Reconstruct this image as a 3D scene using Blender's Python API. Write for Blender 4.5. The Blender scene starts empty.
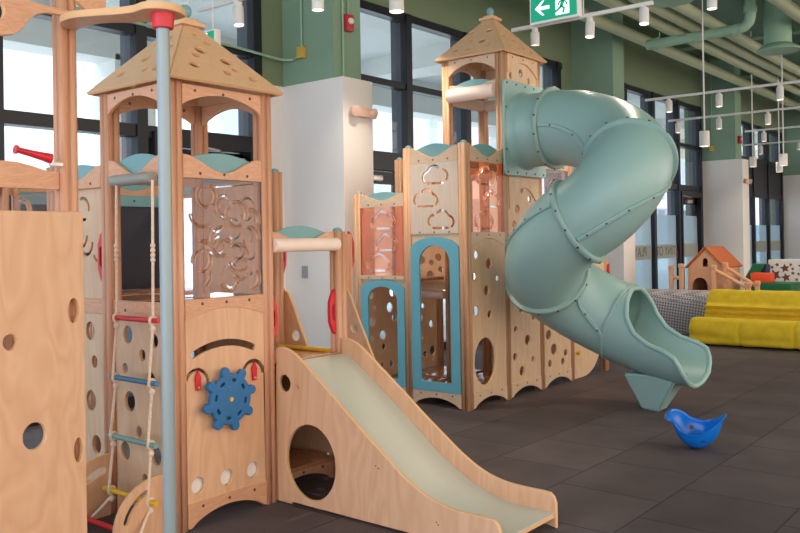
import bpy, bmesh, math, random
from mathutils import Vector, Matrix
random.seed(7)
PI = math.pi
S = bpy.context.scene
COL = S.collection

# ------------------------------------------------------------------ helpers
def link(o):
    COL.objects.link(o); return o

def setp(o, label=None, cat=None, group=None, kind=None):
    if label: o['label'] = label
    if cat: o['category'] = cat
    if group: o['group'] = group
    if kind: o['kind'] = kind
    return o

def thing(name, label, cat, loc, group=None):
    o = bpy.data.objects.new(name, None); link(o)
    o.empty_display_size = 0.1
    o.location = loc
    return setp(o, label, cat, group)

def smooth_mesh(me, ang=40):
    bm = bmesh.new(); bm.from_mesh(me)
    for f in bm.faces: f.smooth = True
    lim = math.radians(ang)
    for e in bm.edges:
        if len(e.link_faces) == 2:
            e.smooth = e.calc_face_angle(0) < lim
        else:
            e.smooth = False
    bm.to_mesh(me); bm.free()

def put(name, me, mats, parent=None, loc=None, label=None):
    """link mesh me (world coordinates) as one object, child of parent or top level at loc"""
    if not isinstance(mats, (list, tuple)): mats = [mats]
    if len(me.materials) == 0:
        for m in mats: me.materials.append(m)
    o = bpy.data.objects.new(name, me); link(o)
    if parent is not None:
        o.parent = parent
        if parent.type == 'EMPTY':
            o.matrix_parent_inverse = Matrix.Translation(-Vector(parent.location))
    elif loc is not None:
        L = Vector(loc)
        me.transform(Matrix.Translation(-L)); o.location = L
    if label: o['label'] = label
    return o

def from_bm(bm, ang=40, merge=True):
    if merge: bmesh.ops.remove_doubles(bm, verts=bm.verts, dist=1e-5)
    bmesh.ops.recalc_face_normals(bm, faces=bm.faces)
    me = bpy.data.meshes.new('m'); bm.to_mesh(me); bm.free()
    if ang: smooth_mesh(me, ang)
    return me

def box_bm(bm, x0, x1, y0, y1, z0, z1, bev=0.0):
    b = bmesh.new()
    r = bmesh.ops.create_cube(b, size=1)
    for v in b.verts:
        v.co = Vector(((x0+x1)/2+v.co.x*(x1-x0), (y0+y1)/2+v.co.y*(y1-y0), (z0+z1)/2+v.co.z*(z1-z0)))
    if bev > 0:
        bmesh.ops.bevel(b, geom=list(b.edges), offset=bev, segments=2, affect='EDGES', profile=0.6)
    t = bpy.data.meshes.new('t'); b.to_mesh(t); b.free(); bm.from_mesh(t); bpy.data.meshes.remove(t)

def box(name, x0, x1, y0, y1, z0, z1, mat, parent=None, bev=0.004, loc=None, label=None):
    bm = bmesh.new(); box_bm(bm, x0, x1, y0, y1, z0, z1, bev)
    return put(name, from_bm(bm, 35), mat, parent, loc, label)

def frame_of(d, up=(0, 0, 1)):
    d = Vector(d).normalized(); up = Vector(up)
    if abs(d.dot(up)) > 0.98: up = Vector((1, 0, 0))
    r = d.cross(up).normalized(); u = r.cross(d).normalized()
    return d, r, u

def tube_bm(bm, pts, rad, seg=16, cap=True, closed=False, up=(0, 0, 1)):
    pts = [Vector(p) for p in pts]; n = len(pts)
    if not isinstance(rad, (list, tuple)): rad = [rad]*n
    rings = []
    prev_u = None
    for i, p in enumerate(pts):
        if closed: d = pts[(i+1) % n]-pts[i-1]
        else: d = pts[min(i+1, n-1)]-pts[max(i-1, 0)]
        d, r, u = frame_of(d, up if prev_u is None else prev_u)
        prev_u = u
        rings.append([bm.verts.new(p+(r*math.cos(a)+u*math.sin(a))*rad[i]) for a in [2*PI*k/seg for k in range(seg)]])
    for i in range(n if closed else n-1):
        A = rings[i]; B = rings[(i+1) % n]
        for k in range(seg):
            bm.faces.new((A[k], A[(k+1) % seg], B[(k+1) % seg], B[k]))
    if cap and not closed:
        bm.faces.new(rings[0]); bm.faces.new(rings[-1][::-1])

def tube(name, pts, rad, mat, parent=None, seg=16, loc=None, label=None, ang=40, closed=False):
    bm = bmesh.new(); tube_bm(bm, pts, rad, seg, True, closed)
    return put(name, from_bm(bm, ang), mat, parent, loc, label)

def lathe_bm(bm, base, axis, prof, seg=20):
    """prof: list of (radius, height along axis)"""
    d, r, u = frame_of(axis); base = Vector(base)
    rings = []
    for (rr, h) in prof:
        if rr < 1e-6: rings.append([bm.verts.new(base+d*h)])
        else: rings.append([bm.verts.new(base+d*h+(r*math.cos(a)+u*math.sin(a))*rr) for a in [2*PI*k/seg for k in range(seg)]])
    for A, B in zip(rings, rings[1:]):
        for k in range(seg):
            a0 = A[k % len(A)]; a1 = A[(k+1) % len(A)]; b0 = B[k % len(B)]; b1 = B[(k+1) % len(B)]
            vs = []
            for v in (a0, a1, b1, b0):
                if v not in vs: vs.append(v)
            if len(vs) > 2:
                bm.faces.new(vs)
    if len(rings[0]) > 1: bm.faces.new(rings[0])
    if len(rings[-1]) > 1: bm.faces.new(rings[-1][::-1])

def lathe(name, base, axis, prof, mat, parent=None, seg=20, loc=None, label=None, ang=40):
    bm = bmesh.new(); lathe_bm(bm, base, axis, prof, seg)
    return put(name, from_bm(bm, ang), mat, parent, loc, label)

def axes(plane, off):
    if plane == 'x': return Vector((off, 0, 0)), Vector((0, 1, 0)), Vector((0, 0, 1)), Vector((1, 0, 0))
    if plane == 'y': return Vector((0, off, 0)), Vector((1, 0, 0)), Vector((0, 0, 1)), Vector((0, 1, 0))
    return Vector((0, 0, off)), Vector((1, 0, 0)), Vector((0, 1, 0)), Vector((0, 0, 1))

def plate_mesh(fr, thick, outer, holes=(), bev=0.002):
    """plate with an outline and holes; outline in (u, v), extruded along w, centred on the frame's plane"""
    O, U, V, W = fr
    cu = bpy.data.curves.new('c', 'CURVE'); cu.dimensions = '2D'; cu.fill_mode = 'BOTH'
    cu.extrude = max(thick/2-bev, 1e-4); cu.bevel_depth = bev; cu.offset = -bev; cu.bevel_resolution = 1 if bev else 0
    for pts in [outer]+list(holes):
        sp = cu.splines.new('POLY'); sp.points.add(len(pts)-1); sp.use_cyclic_u = True
        for p, q in zip(sp.points, pts): p.co = (q[0], q[1], 0, 1)
    ob = bpy.data.objects.new('c', cu)
    me = bpy.data.meshes.new_from_object(ob)
    bpy.data.objects.remove(ob); bpy.data.curves.remove(cu)
    bm = bmesh.new(); bm.from_mesh(me)
    bmesh.ops.remove_doubles(bm, verts=bm.verts, dist=1e-5)
    for f in bm.faces: f.material_index = 0 if abs(f.normal.z) > 0.8 else 1
    for v in bm.verts:
        c = v.co.copy(); v.co = O+U*c.x+V*c.y+W*c.z
    bmesh.ops.recalc_face_normals(bm, faces=bm.faces)
    for f in bm.faces: f.smooth = f.material_index == 1
    for e in bm.edges:
        lf = e.link_faces
        e.smooth = len(lf) == 2 and lf[0].material_index == lf[1].material_index == 1 and e.calc_face_angle(0) < 0.65
    me.materials.clear(); bm.to_mesh(me); bm.free()
    return me

def plate(name, plane, off, thick, outer, holes, mat, parent=None, edge=None, bev=0.002, loc=None, label=None):
    fr = axes(plane, off) if isinstance(plane, str) else plane
    me = plate_mesh(fr, thick, outer, holes, bev)
    return put(name, me, [mat, edge or mat], parent, loc, label)

# ---- 2-D shapes
def rect(a, b, c, d): return [(a, c), (b, c), (b, d), (a, d)]
def rrect(a, b, c, d, r, n=5):
    P = []
    for cx, cy, s in ((b-r, c+r, -90), (b-r, d-r, 0), (a+r, d-r, 90), (a+r, c+r, 180)):
        for k in range(n+1):
            t = math.radians(s+90*k/n); P.append((cx+r*math.cos(t), cy+r*math.sin(t)))
    return P
def ell(u, v, r, r2=None, n=28):
    r2 = r2 or r
    return [(u+r*math.cos(2*PI*k/n), v+r2*math.sin(2*PI*k/n)) for k in range(n)]
def arch(a, b, c, vs, vt, n=16):
    """rectangle from c to vs with an elliptic top reaching vt"""
    P = [(a, c), (b, c)]
    for k in range(n+1):
        t = PI*k/n; P.append(((a+b)/2+(b-a)/2*math.cos(t), vs+(vt-vs)*math.sin(t)))
    return P
def sector(u, v, r, w, a0, a1, n=14):
    """curved slot with round ends, degrees"""
    path = [(u+r*math.cos(math.radians(a0+(a1-a0)*k/n)), v+r*math.sin(math.radians(a0+(a1-a0)*k/n))) for k in range(n+1)]
    return stroke(path, w)
def stroke(path, w, cap=4):
    L = []; R = []
    n = len(path)
    for i in range(n):
        p = path[max(i-1, 0)]; q = path[min(i+1, n-1)]
        dx, dy = q[0]-p[0], q[1]-p[1]; l = math.hypot(dx, dy) or 1
        nx, ny = -dy/l*w/2, dx/l*w/2
        L.append((path[i][0]+nx, path[i][1]+ny)); R.append((path[i][0]-nx, path[i][1]-ny))
    def capf(i, j):
        c = path[i]; d = (path[i][0]-path[j][0], path[i][1]-path[j][1]); a = math.atan2(d[1], d[0])
        return [(c[0]+w/2*math.cos(a+PI/2-PI*k/cap), c[1]+w/2*math.sin(a+PI/2-PI*k/cap)) for k in range(1, cap)]
    return L+capf(n-1, n-2)+R[::-1]+capf(0, 1)
def apron(a, b, z0, z1, h, m=0.02, n=14):
    """board with a shallow arch cut from its lower edge"""
    P = [(a, z0), (a+m, z0)]
    for k in range(1, n):
        t = k/n; P.append((a+m+(b-a-2*m)*t, z0+h*math.sin(PI*t)**0.7))
    return P+[(b-m, z0), (b, z0), (b, z1), (a, z1)]
def rail_shape(a, b, z0, z1, dip, n=18):
    """rail whose top edge sags between its ends"""
    P = [(a, z0), (b, z0), (b, z1)]
    for k in range(1, n):
        t = k/n; P.append((b+(a-b)*t, z1-dip*(0.5-0.5*math.cos(2*PI*t))))
    return P+[(a, z1)]
def lens(a, b, z0, z1, zt, n=18):
    P = [(a, z0), (b, z0)]
    for k in range(n+1):
        t = k/n; P.append((b+(a-b)*t, z1+(zt-z1)*math.sin(PI*t)))
    return P

# ------------------------------------------------------------------ materials
def lin(c):
    def f(x):
        x /= 255.0
        return x/12.92 if x <= 0.04045 else ((x+0.055)/1.055)**2.4
    return (f(c[0]), f(c[1]), f(c[2]), 1)

def newmat(name):
    m = bpy.data.materials.new(name); m.use_nodes = True
    nt = m.node_tree; p = nt.nodes['Principled BSDF']
    return m, nt, p

def plain(name, rgb, rough=0.5, metal=0.0, spec=0.5, noise=0.06, scale=9.0, bump=0.0, coat=0.0):
    m, nt, p = newmat(name)
    c = lin(rgb); p.inputs['Roughness'].default_value = rough; p.inputs['Metallic'].default_value = metal
    p.inputs['Specular IOR Level'].default_value = spec
    p.inputs['Coat Weight'].default_value = coat
    tc = nt.nodes.new('ShaderNodeTexCoord'); nz = nt.nodes.new('ShaderNodeTexNoise')
    nz.inputs['Scale'].default_value = scale; nz.inputs['Detail'].default_value = 4
    nt.links.new(tc.outputs['Object'], nz.inputs['Vector'])
    mx = nt.nodes.new('ShaderNodeMix'); mx.data_type = 'RGBA'
    mx.inputs[6].default_value = [x*(1-noise) for x in c[:3]]+[1]
    mx.inputs[7].default_value = [min(1, x*(1+noise)) for x in c[:3]]+[1]
    nt.links.new(nz.outputs['Fac'], mx.inputs[0]); nt.links.new(mx.outputs[2], p.inputs['Base Color'])
    if bump:
        b = nt.nodes.new('ShaderNodeBump'); b.inputs['Strength'].default_value = bump; b.inputs['Distance'].default_value = 0.01
        nt.links.new(nz.outputs['Fac'], b.inputs['Height']); nt.links.new(b.outputs['Normal'], p.inputs['Normal'])
    return m

def wood(name, rgb, dark, stretch=(9, 9, 1.1), scale=1.0, rough=0.42, amount=0.6, coat=0.0):
    """ply or solid wood, the grain running along the axis with the small stretch value"""
    m, nt, p = newmat(name); N = nt.nodes; L = nt.links
    tc = N.new('ShaderNodeTexCoord'); mp = N.new('ShaderNodeMapping')
    mp.inputs['Scale'].default_value = [s*scale for s in stretch]
    L.new(tc.outputs['Object'], mp.inputs['Vector'])
    nz = N.new('ShaderNodeTexNoise'); nz.inputs['Scale'].default_value = 1.0; nz.inputs['Detail'].default_value = 3
    nz.inputs['Distortion'].default_value = 0.7
    L.new(mp.outputs['Vector'], nz.inputs['Vector'])
    ma = N.new('ShaderNodeMath'); ma.operation = 'MULTIPLY'; ma.inputs[1].default_value = 11.0
    L.new(nz.outputs['Fac'], ma.inputs[0])
    sn = N.new('ShaderNodeMath'); sn.operation = 'PINGPONG'; sn.inputs[1].default_value = 0.5
    L.new(ma.outputs[0], sn.inputs[0])
    fine = N.new('ShaderNodeTexNoise'); fine.inputs['Scale'].default_value = 6.0; fine.inputs['Detail'].default_value = 5
    L.new(mp.outputs['Vector'], fine.inputs['Vector'])
    ad = N.new('ShaderNodeMath'); ad.operation = 'MULTIPLY_ADD'; ad.inputs[1].default_value = 0.9
    L.new(sn.outputs[0], ad.inputs[0])
    f2 = N.new('ShaderNodeMath'); f2.operation = 'MULTIPLY'; f2.inputs[1].default_value = 0.55
    L.new(fine.outputs['Fac'], f2.inputs[0]); L.new(f2.outputs[0], ad.inputs[2])
    mx = N.new('ShaderNodeMix'); mx.data_type = 'RGBA'
    a = lin(rgb); b = lin(dark)
    mx.inputs[6].default_value = a; mx.inputs[7].default_value = [a[i]+(b[i]-a[i])*amount for i in range(3)]+[1]
    L.new(ad.outputs[0], mx.inputs[0]); L.new(mx.outputs[2], p.inputs['Base Color'])
    p.inputs['Roughness'].default_value = rough; p.inputs['Coat Weight'].default_value = coat
    p.inputs['Specular IOR Level'].default_value = 0.35
    return m

def glassy(name, rgb, clear=0.85, rough=0.03, refl=1.0, body=None):
    """thin sheet: mostly transparent, tinted, with a fresnel reflection"""
    m, nt, p = newmat(name); N = nt.nodes; L = nt.links
    N.remove(p)
    out = N['Material Output']
    tr = N.new('ShaderNodeBsdfTransparent'); tr.inputs[0].default_value = lin(rgb)
    df = N.new('ShaderNodeBsdfDiffuse'); df.inputs[0].default_value = lin(body or rgb)
    gl = N.new('ShaderNodeBsdfGlossy'); gl.inputs['Roughness'].default_value = rough
    fr = N.new('ShaderNodeLayerWeight'); fr.inputs['Blend'].default_value = 0.5
    pw = N.new('ShaderNodeMath'); pw.operation = 'POWER'; pw.inputs[1].default_value = 4.0
    L.new(fr.outputs['Facing'], pw.inputs[0])
    fm = N.new('ShaderNodeMath'); fm.operation = 'MULTIPLY_ADD'; fm.inputs[1].default_value = 0.7*refl; fm.inputs[2].default_value = 0.04*refl
    L.new(pw.outputs[0], fm.inputs[0])
    m1 = N.new('ShaderNodeMixShader'); m1.inputs[0].default_value = 1-clear
    L.new(tr.outputs[0], m1.inputs[1]); L.new(df.outputs[0], m1.inputs[2])
    m2 = N.new('ShaderNodeMixShader'); L.new(fm.outputs[0], m2.inputs[0])
    L.new(m1.outputs[0], m2.inputs[1]); L.new(gl.outputs[0], m2.inputs[2])
    L.new(m2.outputs[0], out.inputs['Surface'])
    return m

def emis(name, rgb, strength):
    m, nt, p = newmat(name)
    p.inputs['Base Color'].default_value = lin(rgb); p.inputs['Emission Color'].default_value = lin(rgb)
    p.inputs['Emission Strength'].default_value = strength
    return m

PLY = wood('birch_ply_warm', (228, 184, 148), (190, 134, 98), (3.2, 3.2, 0.6), 1.0, 0.45, 0.6)
PLYP = wood('birch_ply_pale', (220, 188, 156), (188, 146, 110), (3.2, 3.2, 0.6), 1.0, 0.45, 0.6)
PLY_DAYLIT = wood('birch_ply_daylit', (212, 196, 180), (182, 158, 138), (14, 14, 0.9), 1.0, 0.5, 0.6)  # ply with the cool grey of daylight put into its colour
EDGE = wood('ply_edge', (232, 188, 140), (196, 138, 92), (30, 30, 30), 1.0, 0.55, 0.5)
POST = wood('post_wood', (220, 166, 134), (178, 120, 88), (26, 26, 0.7), 1.0, 0.4, 0.75)
POSTP = wood('post_wood_pale', (210, 166, 130), (172, 120, 84), (26, 26, 0.7), 1.0, 0.4, 0.75)
RAIL = wood('rail_wood', (222, 170, 136), (186, 128, 94), (3, 3, 16), 1.0, 0.42, 0.7)
RAILP = wood('rail_wood_pale', (218, 190, 162), (180, 148, 120), (3, 3, 20), 1.0, 0.42, 0.7)
ROOF = wood('roof_ply', (222, 180, 142), (196, 148, 110), (5, 5, 5), 1.0, 0.5, 0.4)
DECK = wood('deck_wood', (206, 146, 106), (150, 94, 62), (4, 16, 4), 1.0, 0.22, 0.7, 0.3)
TEAL = plain('teal_laminate', (116, 160, 164), 0.5)
BLUE = plain('blue_laminate', (96, 164, 184), 0.5)
TUBE = plain('tube_polythene', (144, 176, 171), 0.38, 0, 0.5, 0.04, 3.0)
TUBED = plain('tube_flange', (144, 170, 162), 0.45, 0, 0.5, 0.04, 3.0)
BED = plain('slide_bed_laminate', (198, 196, 182), 0.35, 0, 0.4, 0.03)
RED = plain('red_plastic', (206, 36, 48), 0.4)
BLUEP = plain('blue_plastic', (32, 104, 158), 0.42)
YEL = plain('yellow_plastic', (226, 178, 36), 0.45)
RUNGB = plain('rung_blue', (70, 122, 158), 0.45)
RUNGT = plain('rung_teal', (118, 158, 156), 0.45)
ROPE = plain('rope', (226, 204, 184), 0.9, 0, 0.2, 0.25, 90, 0.5)
PINKP = plain('padded_roller', (242, 218, 202), 0.6)
GREYV = plain('grey_vinyl', (150, 148, 142), 0.35)
STEEL = plain('pole_paint', (146, 160, 164), 0.35, 0.15)
BOLT = plain('bolt_steel', (96, 82, 74), 0.35, 0.8)
SCREW = plain('screw_steel', (200, 190, 184), 0.3, 0.7)
NAVY = plain('navy_board', (30, 30, 46), 0.6)
BLACK = plain('black_aluminium', (26, 28, 36), 0.4, 0.2)
FIN = plain('fin_daylit', (76, 80, 94), 0.45, 0.1)  # dark mullion metal lightened, outdoor light on its sides mixed into the colour
GREEN = plain('sage_paint', (132, 160, 138), 0.75, 0, 0.3, 0.05, 2.0)
GREEN_SHADE = plain('sage_paint_shaded', (120, 136, 108), 0.75, 0, 0.3, 0.05, 2.0)  # sage paint again, shade of faces turned from the daylight coloured in
PIPEM = plain('pipe_paint', (178, 188, 156), 0.55, 0, 0.4, 0.06, 3.0)
PIPET = plain('pipe_paint_teal', (146, 178, 152), 0.5, 0, 0.4, 0.06, 3.0)
WHITE = plain('white_paint', (234, 229, 226), 0.8, 0, 0.3, 0.02, 3.0)
LAMPW = plain('lamp_white', (226, 222, 216), 0.45)
LENS = emis('lamp_lens', (255, 226, 196), 6.0)
CONC = plain('outdoor_concrete', (228, 228, 226), 0.85, 0, 0.2, 0.05, 1.5)
PAVE = plain('pavement', (222, 220, 214), 0.85, 0, 0.2, 0.06, 1.5)
FACADE = plain('facade_panel', (176, 186, 202), 0.8, 0, 0.2, 0.03, 0.7)
CLEAR = glassy('clear_acrylic', (248, 242, 242), 0.96, 0.03, 0.5)
CLEARE = plain('acrylic_edge_reflection', (222, 178, 146), 0.2, 0, 0.7)  # tan colour paints the wood reflected in the cut edges
ORANGE = glassy('orange_acrylic', (255, 216, 194), 0.84, 0.04, 0.5, (255, 168, 118))
ORANGEE = plain('orange_acrylic_edge', (252, 206, 176), 0.2, 0, 0.8)
PANE = glassy('window_pane', (242, 247, 248), 0.99, 0.02, 0.7)
FILM = glassy('frosted_film', (206, 232, 246), 0.5, 0.5, 0.3)
BANDM = plain('grey_film', (150, 154, 150), 0.7)
TEXTM = plain('film_text', (96, 104, 106), 0.7)
ALARM = plain('alarm_red', (186, 36, 44), 0.4)
BOXY = plain('junction_yellow', (206, 172, 76), 0.5)
BEIGE = plain('beige_plastic', (226, 190, 172), 0.5)
EXITG = emis('exit_green', (0, 150, 112), 0.35)
EXITW = emis('exit_white', (240, 250, 246), 0.75)
FOAMG = plain('green_vinyl', (16, 108, 72), 0.45)
FOAMD = plain('navy_vinyl', (34, 38, 84), 0.45)
FOAMO = plain('orange_vinyl', (238, 84, 40), 0.45)
FOAMR = plain('red_vinyl', (176, 40, 50), 0.45)
HOUSEW = wood('toy_house_wood', (232, 178, 138), (206, 144, 104), (6, 6, 1), 1, 0.5, 0.5)
HOUSER = wood('toy_roof', (190, 104, 62), (160, 80, 44), (6, 6, 6), 1, 0.6, 0.5)
BILB = plain('bowl_blue', (6, 112, 206), 0.22, 0, 0.5, 0.02)

def floor_mat():
    m, nt, p = newmat('rubber_tiles'); N = nt.nodes; L = nt.links
    tc = N.new('ShaderNodeTexCoord'); sx = N.new('ShaderNodeSeparateXYZ'); cx = N.new('ShaderNodeCombineXYZ')
    L.new(tc.outputs['Object'], sx.inputs[0])
    a = N.new('ShaderNodeMath'); a.operation = 'ADD'; a.inputs[1].default_value = 0.21
    b = N.new('ShaderNodeMath'); b.operation = 'ADD'; b.inputs[1].default_value = -0.05
    L.new(sx.outputs[1], a.inputs[0]); L.new(sx.outputs[0], b.inputs[0])
    L.new(a.outputs[0], cx.inputs[0]); L.new(b.outputs[0], cx.inputs[1])
    br = N.new('ShaderNodeTexBrick')
    br.offset = 0.5; br.offset_frequency = 2; br.squash = 1.0
    br.inputs['Scale'].default_value = 1.0; br.inputs['Brick Width'].default_value = 0.62
    br.inputs['Row Height'].default_value = 0.62; br.inputs['Mortar Size'].default_value = 0.005
    br.inputs['Mortar Smooth'].default_value = 0.4
    br.inputs['Color1'].default_value = lin((80, 69, 70)); br.inputs['Color2'].default_value = lin((92, 79, 79))
    br.inputs['Mortar'].default_value = lin((48, 42, 42))
    L.new(cx.outputs[0], br.inputs['Vector'])
    nz = N.new('ShaderNodeTexNoise'); nz.inputs['Scale'].default_value = 2.2; nz.inputs['Detail'].default_value = 6
    L.new(tc.outputs['Object'], nz.inputs['Vector'])
    gr = N.new('ShaderNodeTexNoise'); gr.inputs['Scale'].default_value = 160; gr.inputs['Detail'].default_value = 2
    L.new(tc.outputs['Object'], gr.inputs['Vector'])
    r = N.new('ShaderNodeMapRange'); r.inputs[1].default_value = 0.3; r.inputs[2].default_value = 0.7
    r.inputs[3].default_value = 0.8; r.inputs[4].default_value = 1.18
    L.new(nz.outputs['Fac'], r.inputs[0])
    r2 = N.new('ShaderNodeMapRange'); r2.inputs[3].default_value = 0.8; r2.inputs[4].default_value = 1.2
    L.new(gr.outputs['Fac'], r2.inputs[0])
    mm = N.new('ShaderNodeMath'); mm.operation = 'MULTIPLY'; L.new(r.outputs[0], mm.inputs[0]); L.new(r2.outputs[0], mm.inputs[1])
    vm = N.new('ShaderNodeVectorMath'); vm.operation = 'SCALE'
    L.new(br.outputs['Color'], vm.inputs[0]); L.new(mm.outputs[0], vm.inputs['Scale'])
    L.new(vm.outputs[0], p.inputs['Base Color'])
    p.inputs['Roughness'].default_value = 0.72; p.inputs['Specular IOR Level'].default_value = 0.35
    bp = N.new('ShaderNodeBump'); bp.inputs['Strength'].default_value = 0.5; bp.inputs['Distance'].default_value = 0.004
    iv = N.new('ShaderNodeMath'); iv.operation = 'SUBTRACT'; iv.inputs[0].default_value = 1
    L.new(br.outputs['Fac'], iv.inputs[1])
    ad = N.new('ShaderNodeMath'); ad.operation = 'MULTIPLY_ADD'; ad.inputs[1].default_value = 0.25
    L.new(gr.outputs['Fac'], ad.inputs[0]); L.new(iv.outputs[0], ad.inputs[2])
    L.new(ad.outputs[0], bp.inputs['Height']); L.new(bp.outputs['Normal'], p.inputs['Normal'])
    return m
FLOORM = floor_mat()

def sofa_mat():
    m, nt, p = newmat('yellow_velour'); N = nt.nodes; L = nt.links
    tc = N.new('ShaderNodeTexCoord'); nz = N.new('ShaderNodeTexNoise'); nz.inputs['Scale'].default_value = 9
    nz.inputs['Detail'].default_value = 5; L.new(tc.outputs['Object'], nz.inputs['Vector'])
    mx = N.new('ShaderNodeMix'); mx.data_type = 'RGBA'
    mx.inputs[6].default_value = lin((204, 164, 24)); mx.inputs[7].default_value = lin((238, 208, 66))
    L.new(nz.outputs['Fac'], mx.inputs[0]); L.new(mx.outputs[2], p.inputs['Base Color'])
    p.inputs['Roughness'].default_value = 0.95; p.inputs['Sheen Weight'].default_value = 0.4
    p.inputs['Sheen Tint'].default_value = lin((240, 226, 110)); p.inputs['Specular IOR Level'].default_value = 0.1
    b = N.new('ShaderNodeBump'); b.inputs['Strength'].default_value = 0.4; b.inputs['Distance'].default_value = 0.02
    L.new(nz.outputs['Fac'], b.inputs['Height']); L.new(b.outputs['Normal'], p.inputs['Normal'])
    return m
SOFAM = sofa_mat()

def weave_mat():
    m, nt, p = newmat('grey_diamond_fabric'); N = nt.nodes; L = nt.links
    tc = N.new('ShaderNodeTexCoord'); mp = N.new('ShaderNodeMapping')
    mp.inputs['Rotation'].default_value = (0, math.radians(38), 0)
    L.new(tc.outputs['Object'], mp.inputs['Vector'])
    ck = N.new('ShaderNodeTexChecker'); ck.inputs['Scale'].default_value = 34
    ck.inputs['Color1'].default_value = lin((196, 188, 188)); ck.inputs['Color2'].default_value = lin((124, 118, 124))
    L.new(mp.outputs['Vector'], ck.inputs['Vector']); L.new(ck.outputs['Color'], p.inputs['Base Color'])
    p.inputs['Roughness'].default_value = 0.85
    return m
WEAVE = weave_mat()

# ------------------------------------------------------------------ camera
cam = bpy.data.cameras.new('camera'); co = bpy.data.objects.new('camera', cam); link(co)
F_PX, CYP = 840.225, 236.839
yaw, pitch, roll = [math.radians(a) for a in (39.18, -0.2331, -0.8986)]
Fv = Vector((-math.sin(yaw)*math.cos(pitch), math.cos(yaw)*math.cos(pitch), -math.sin(pitch)))
r0 = Vector((math.cos(yaw), math.sin(yaw), 0)); u0 = r0.cross(Fv)
rv = r0*math.cos(roll)+u0*math.sin(roll); uv = u0*math.cos(roll)-r0*math.sin(roll)
M = Matrix((rv, uv, -Fv)).transposed().to_4x4(); M.translation = (0, 0, 1.45)
co.matrix_world = M
cam.sensor_width = 36.0; cam.lens = F_PX/800*36.0
cam.shift_y = -(266.5-CYP)/800
cam.clip_start = 0.05; cam.clip_end = 300
S.camera = co

# ------------------------------------------------------------------ room shell
def struct(o): o['kind'] = 'structure'; return o
def sbox(name, *a, mat=WHITE, parent=None, bev=0.0):
    o = box(name, *a, mat, parent, bev, loc=None if parent else ((a[0]+a[1])/2, (a[2]+a[3])/2, a[4]))
    if parent is None: struct(o)
    return o
XW = -6.6
bm = bmesh.new(); box_bm(bm, -6.7, 7.0, -3.0, 29.0, -0.1, 0.0)
struct(put('floor', from_bm(bm, 0), FLOORM))
sbox('ceiling', -6.9, 4.5, -3.0, 29.0, 5.45, 5.6, mat=GREEN)
sbox('wall_far', -6.9, 7.0, 29.0, 29.2, 0, 5.45, mat=WHITE)
# wall over the windows
sbox('wall_left', -6.95, XW, -3.0, 29.0, 4.30, 5.45, mat=GREEN_SHADE)
# green wall strips and columns between the window bays
bays = [(-0.1, 5.84), (6.56, 12.34), (13.08, 18.72), (19.4, 25.16)]
cols = [6.165, 12.69, 18.78, 25.2]
for i, (yc, (b0, b1)) in enumerate(zip(cols, bays)):
    y1 = yc+0.42
    e = (bays[i+1][0] if i < 3 else 29.0)
    sbox('wall_column', -6.95, XW, b1, e, 0, 4.30, mat=GREEN_SHADE)
    sbox('wall_column', XW, -5.86, yc, y1, 0, 5.45, mat=GREEN)
    bm = bmesh.new(); box_bm(bm, XW-0.0, -5.72, yc-0.015, y1+0.015, 0, 3.10, 0.004)
    if i == 0 or True:
        box_bm(bm, XW-0.0, XW+0.012, b1+0.02, yc, 0, 3.10)
    struct(put('trim_%d' % (i+1), from_bm(bm, 35), WHITE, None, (-6.1, yc+0.2, 0)))

# windows: frames of each bay with panes; the fins stand outside the glass
def window(n, y0, y1, mull, door=None, solid=None):
    f = bmesh.new()
    zt = 4.30
    for (a, b) in ((4.20, zt), (3.34, 3.42), (2.42, 2.53)):
        box_bm(f, -6.72, -6.58, y0, y1, a, b)
    box_bm(f, -6.72, -6.58, y0, y1, 0.0, 0.10)
    for y in mull:
        box_bm(f, -6.66, -6.56, y-0.055, y+0.055, 0, zt)
    w = struct(put('window_%d' % n, from_bm(f, 0), BLACK, None, (-6.65, (y0+y1)/2, 0)))
    L = Vector(w.location)
    def sub(name, bm, mat):
        me = from_bm(bm, 0); me.transform(Matrix.Translation(-L)); return put(name, me, mat, w)
    for y in mull:
        g = bmesh.new(); box_bm(g, -6.82, -6.661, y-0.054, y+0.054, 0, 4.3); sub('window_fin', g, FIN)
    ys = [y0]+[m for m in mull if y0+0.1 < m < y1-0.1]+[y1]
    for a, b in zip(ys, ys[1:]):
        g = bmesh.new(); box_bm(g, -6.655, -6.647, a+0.05, b-0.05, 0.1, zt-0.1); sub('window_pane', g, PANE)
    if solid:
        for (a, b, z0, z1) in solid:
            g = bmesh.new(); box_bm(g, -6.71, -6.59, a, b, z0, z1); sub('window_spandrel', g, BLACK)
    return w, sub
m1 = [0.5, 1.8, 3.1, 4.41, 5.785]
w1, sub1 = window(1, *bays[0], m1)
w2, sub2 = window(2, *bays[1], [7.0, 8.295, 9.595, 10.9, 12.2])
w3, sub3 = window(3, *bays[2], [13.45, 14.75, 16.05, 17.36, 18.665])
w4, sub4 = window(4, *bays[3], [19.9, 21.2, 22.5, 23.8, 25.1], None, [(19.4, 25.16, 2.45, 3.38)])

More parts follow.
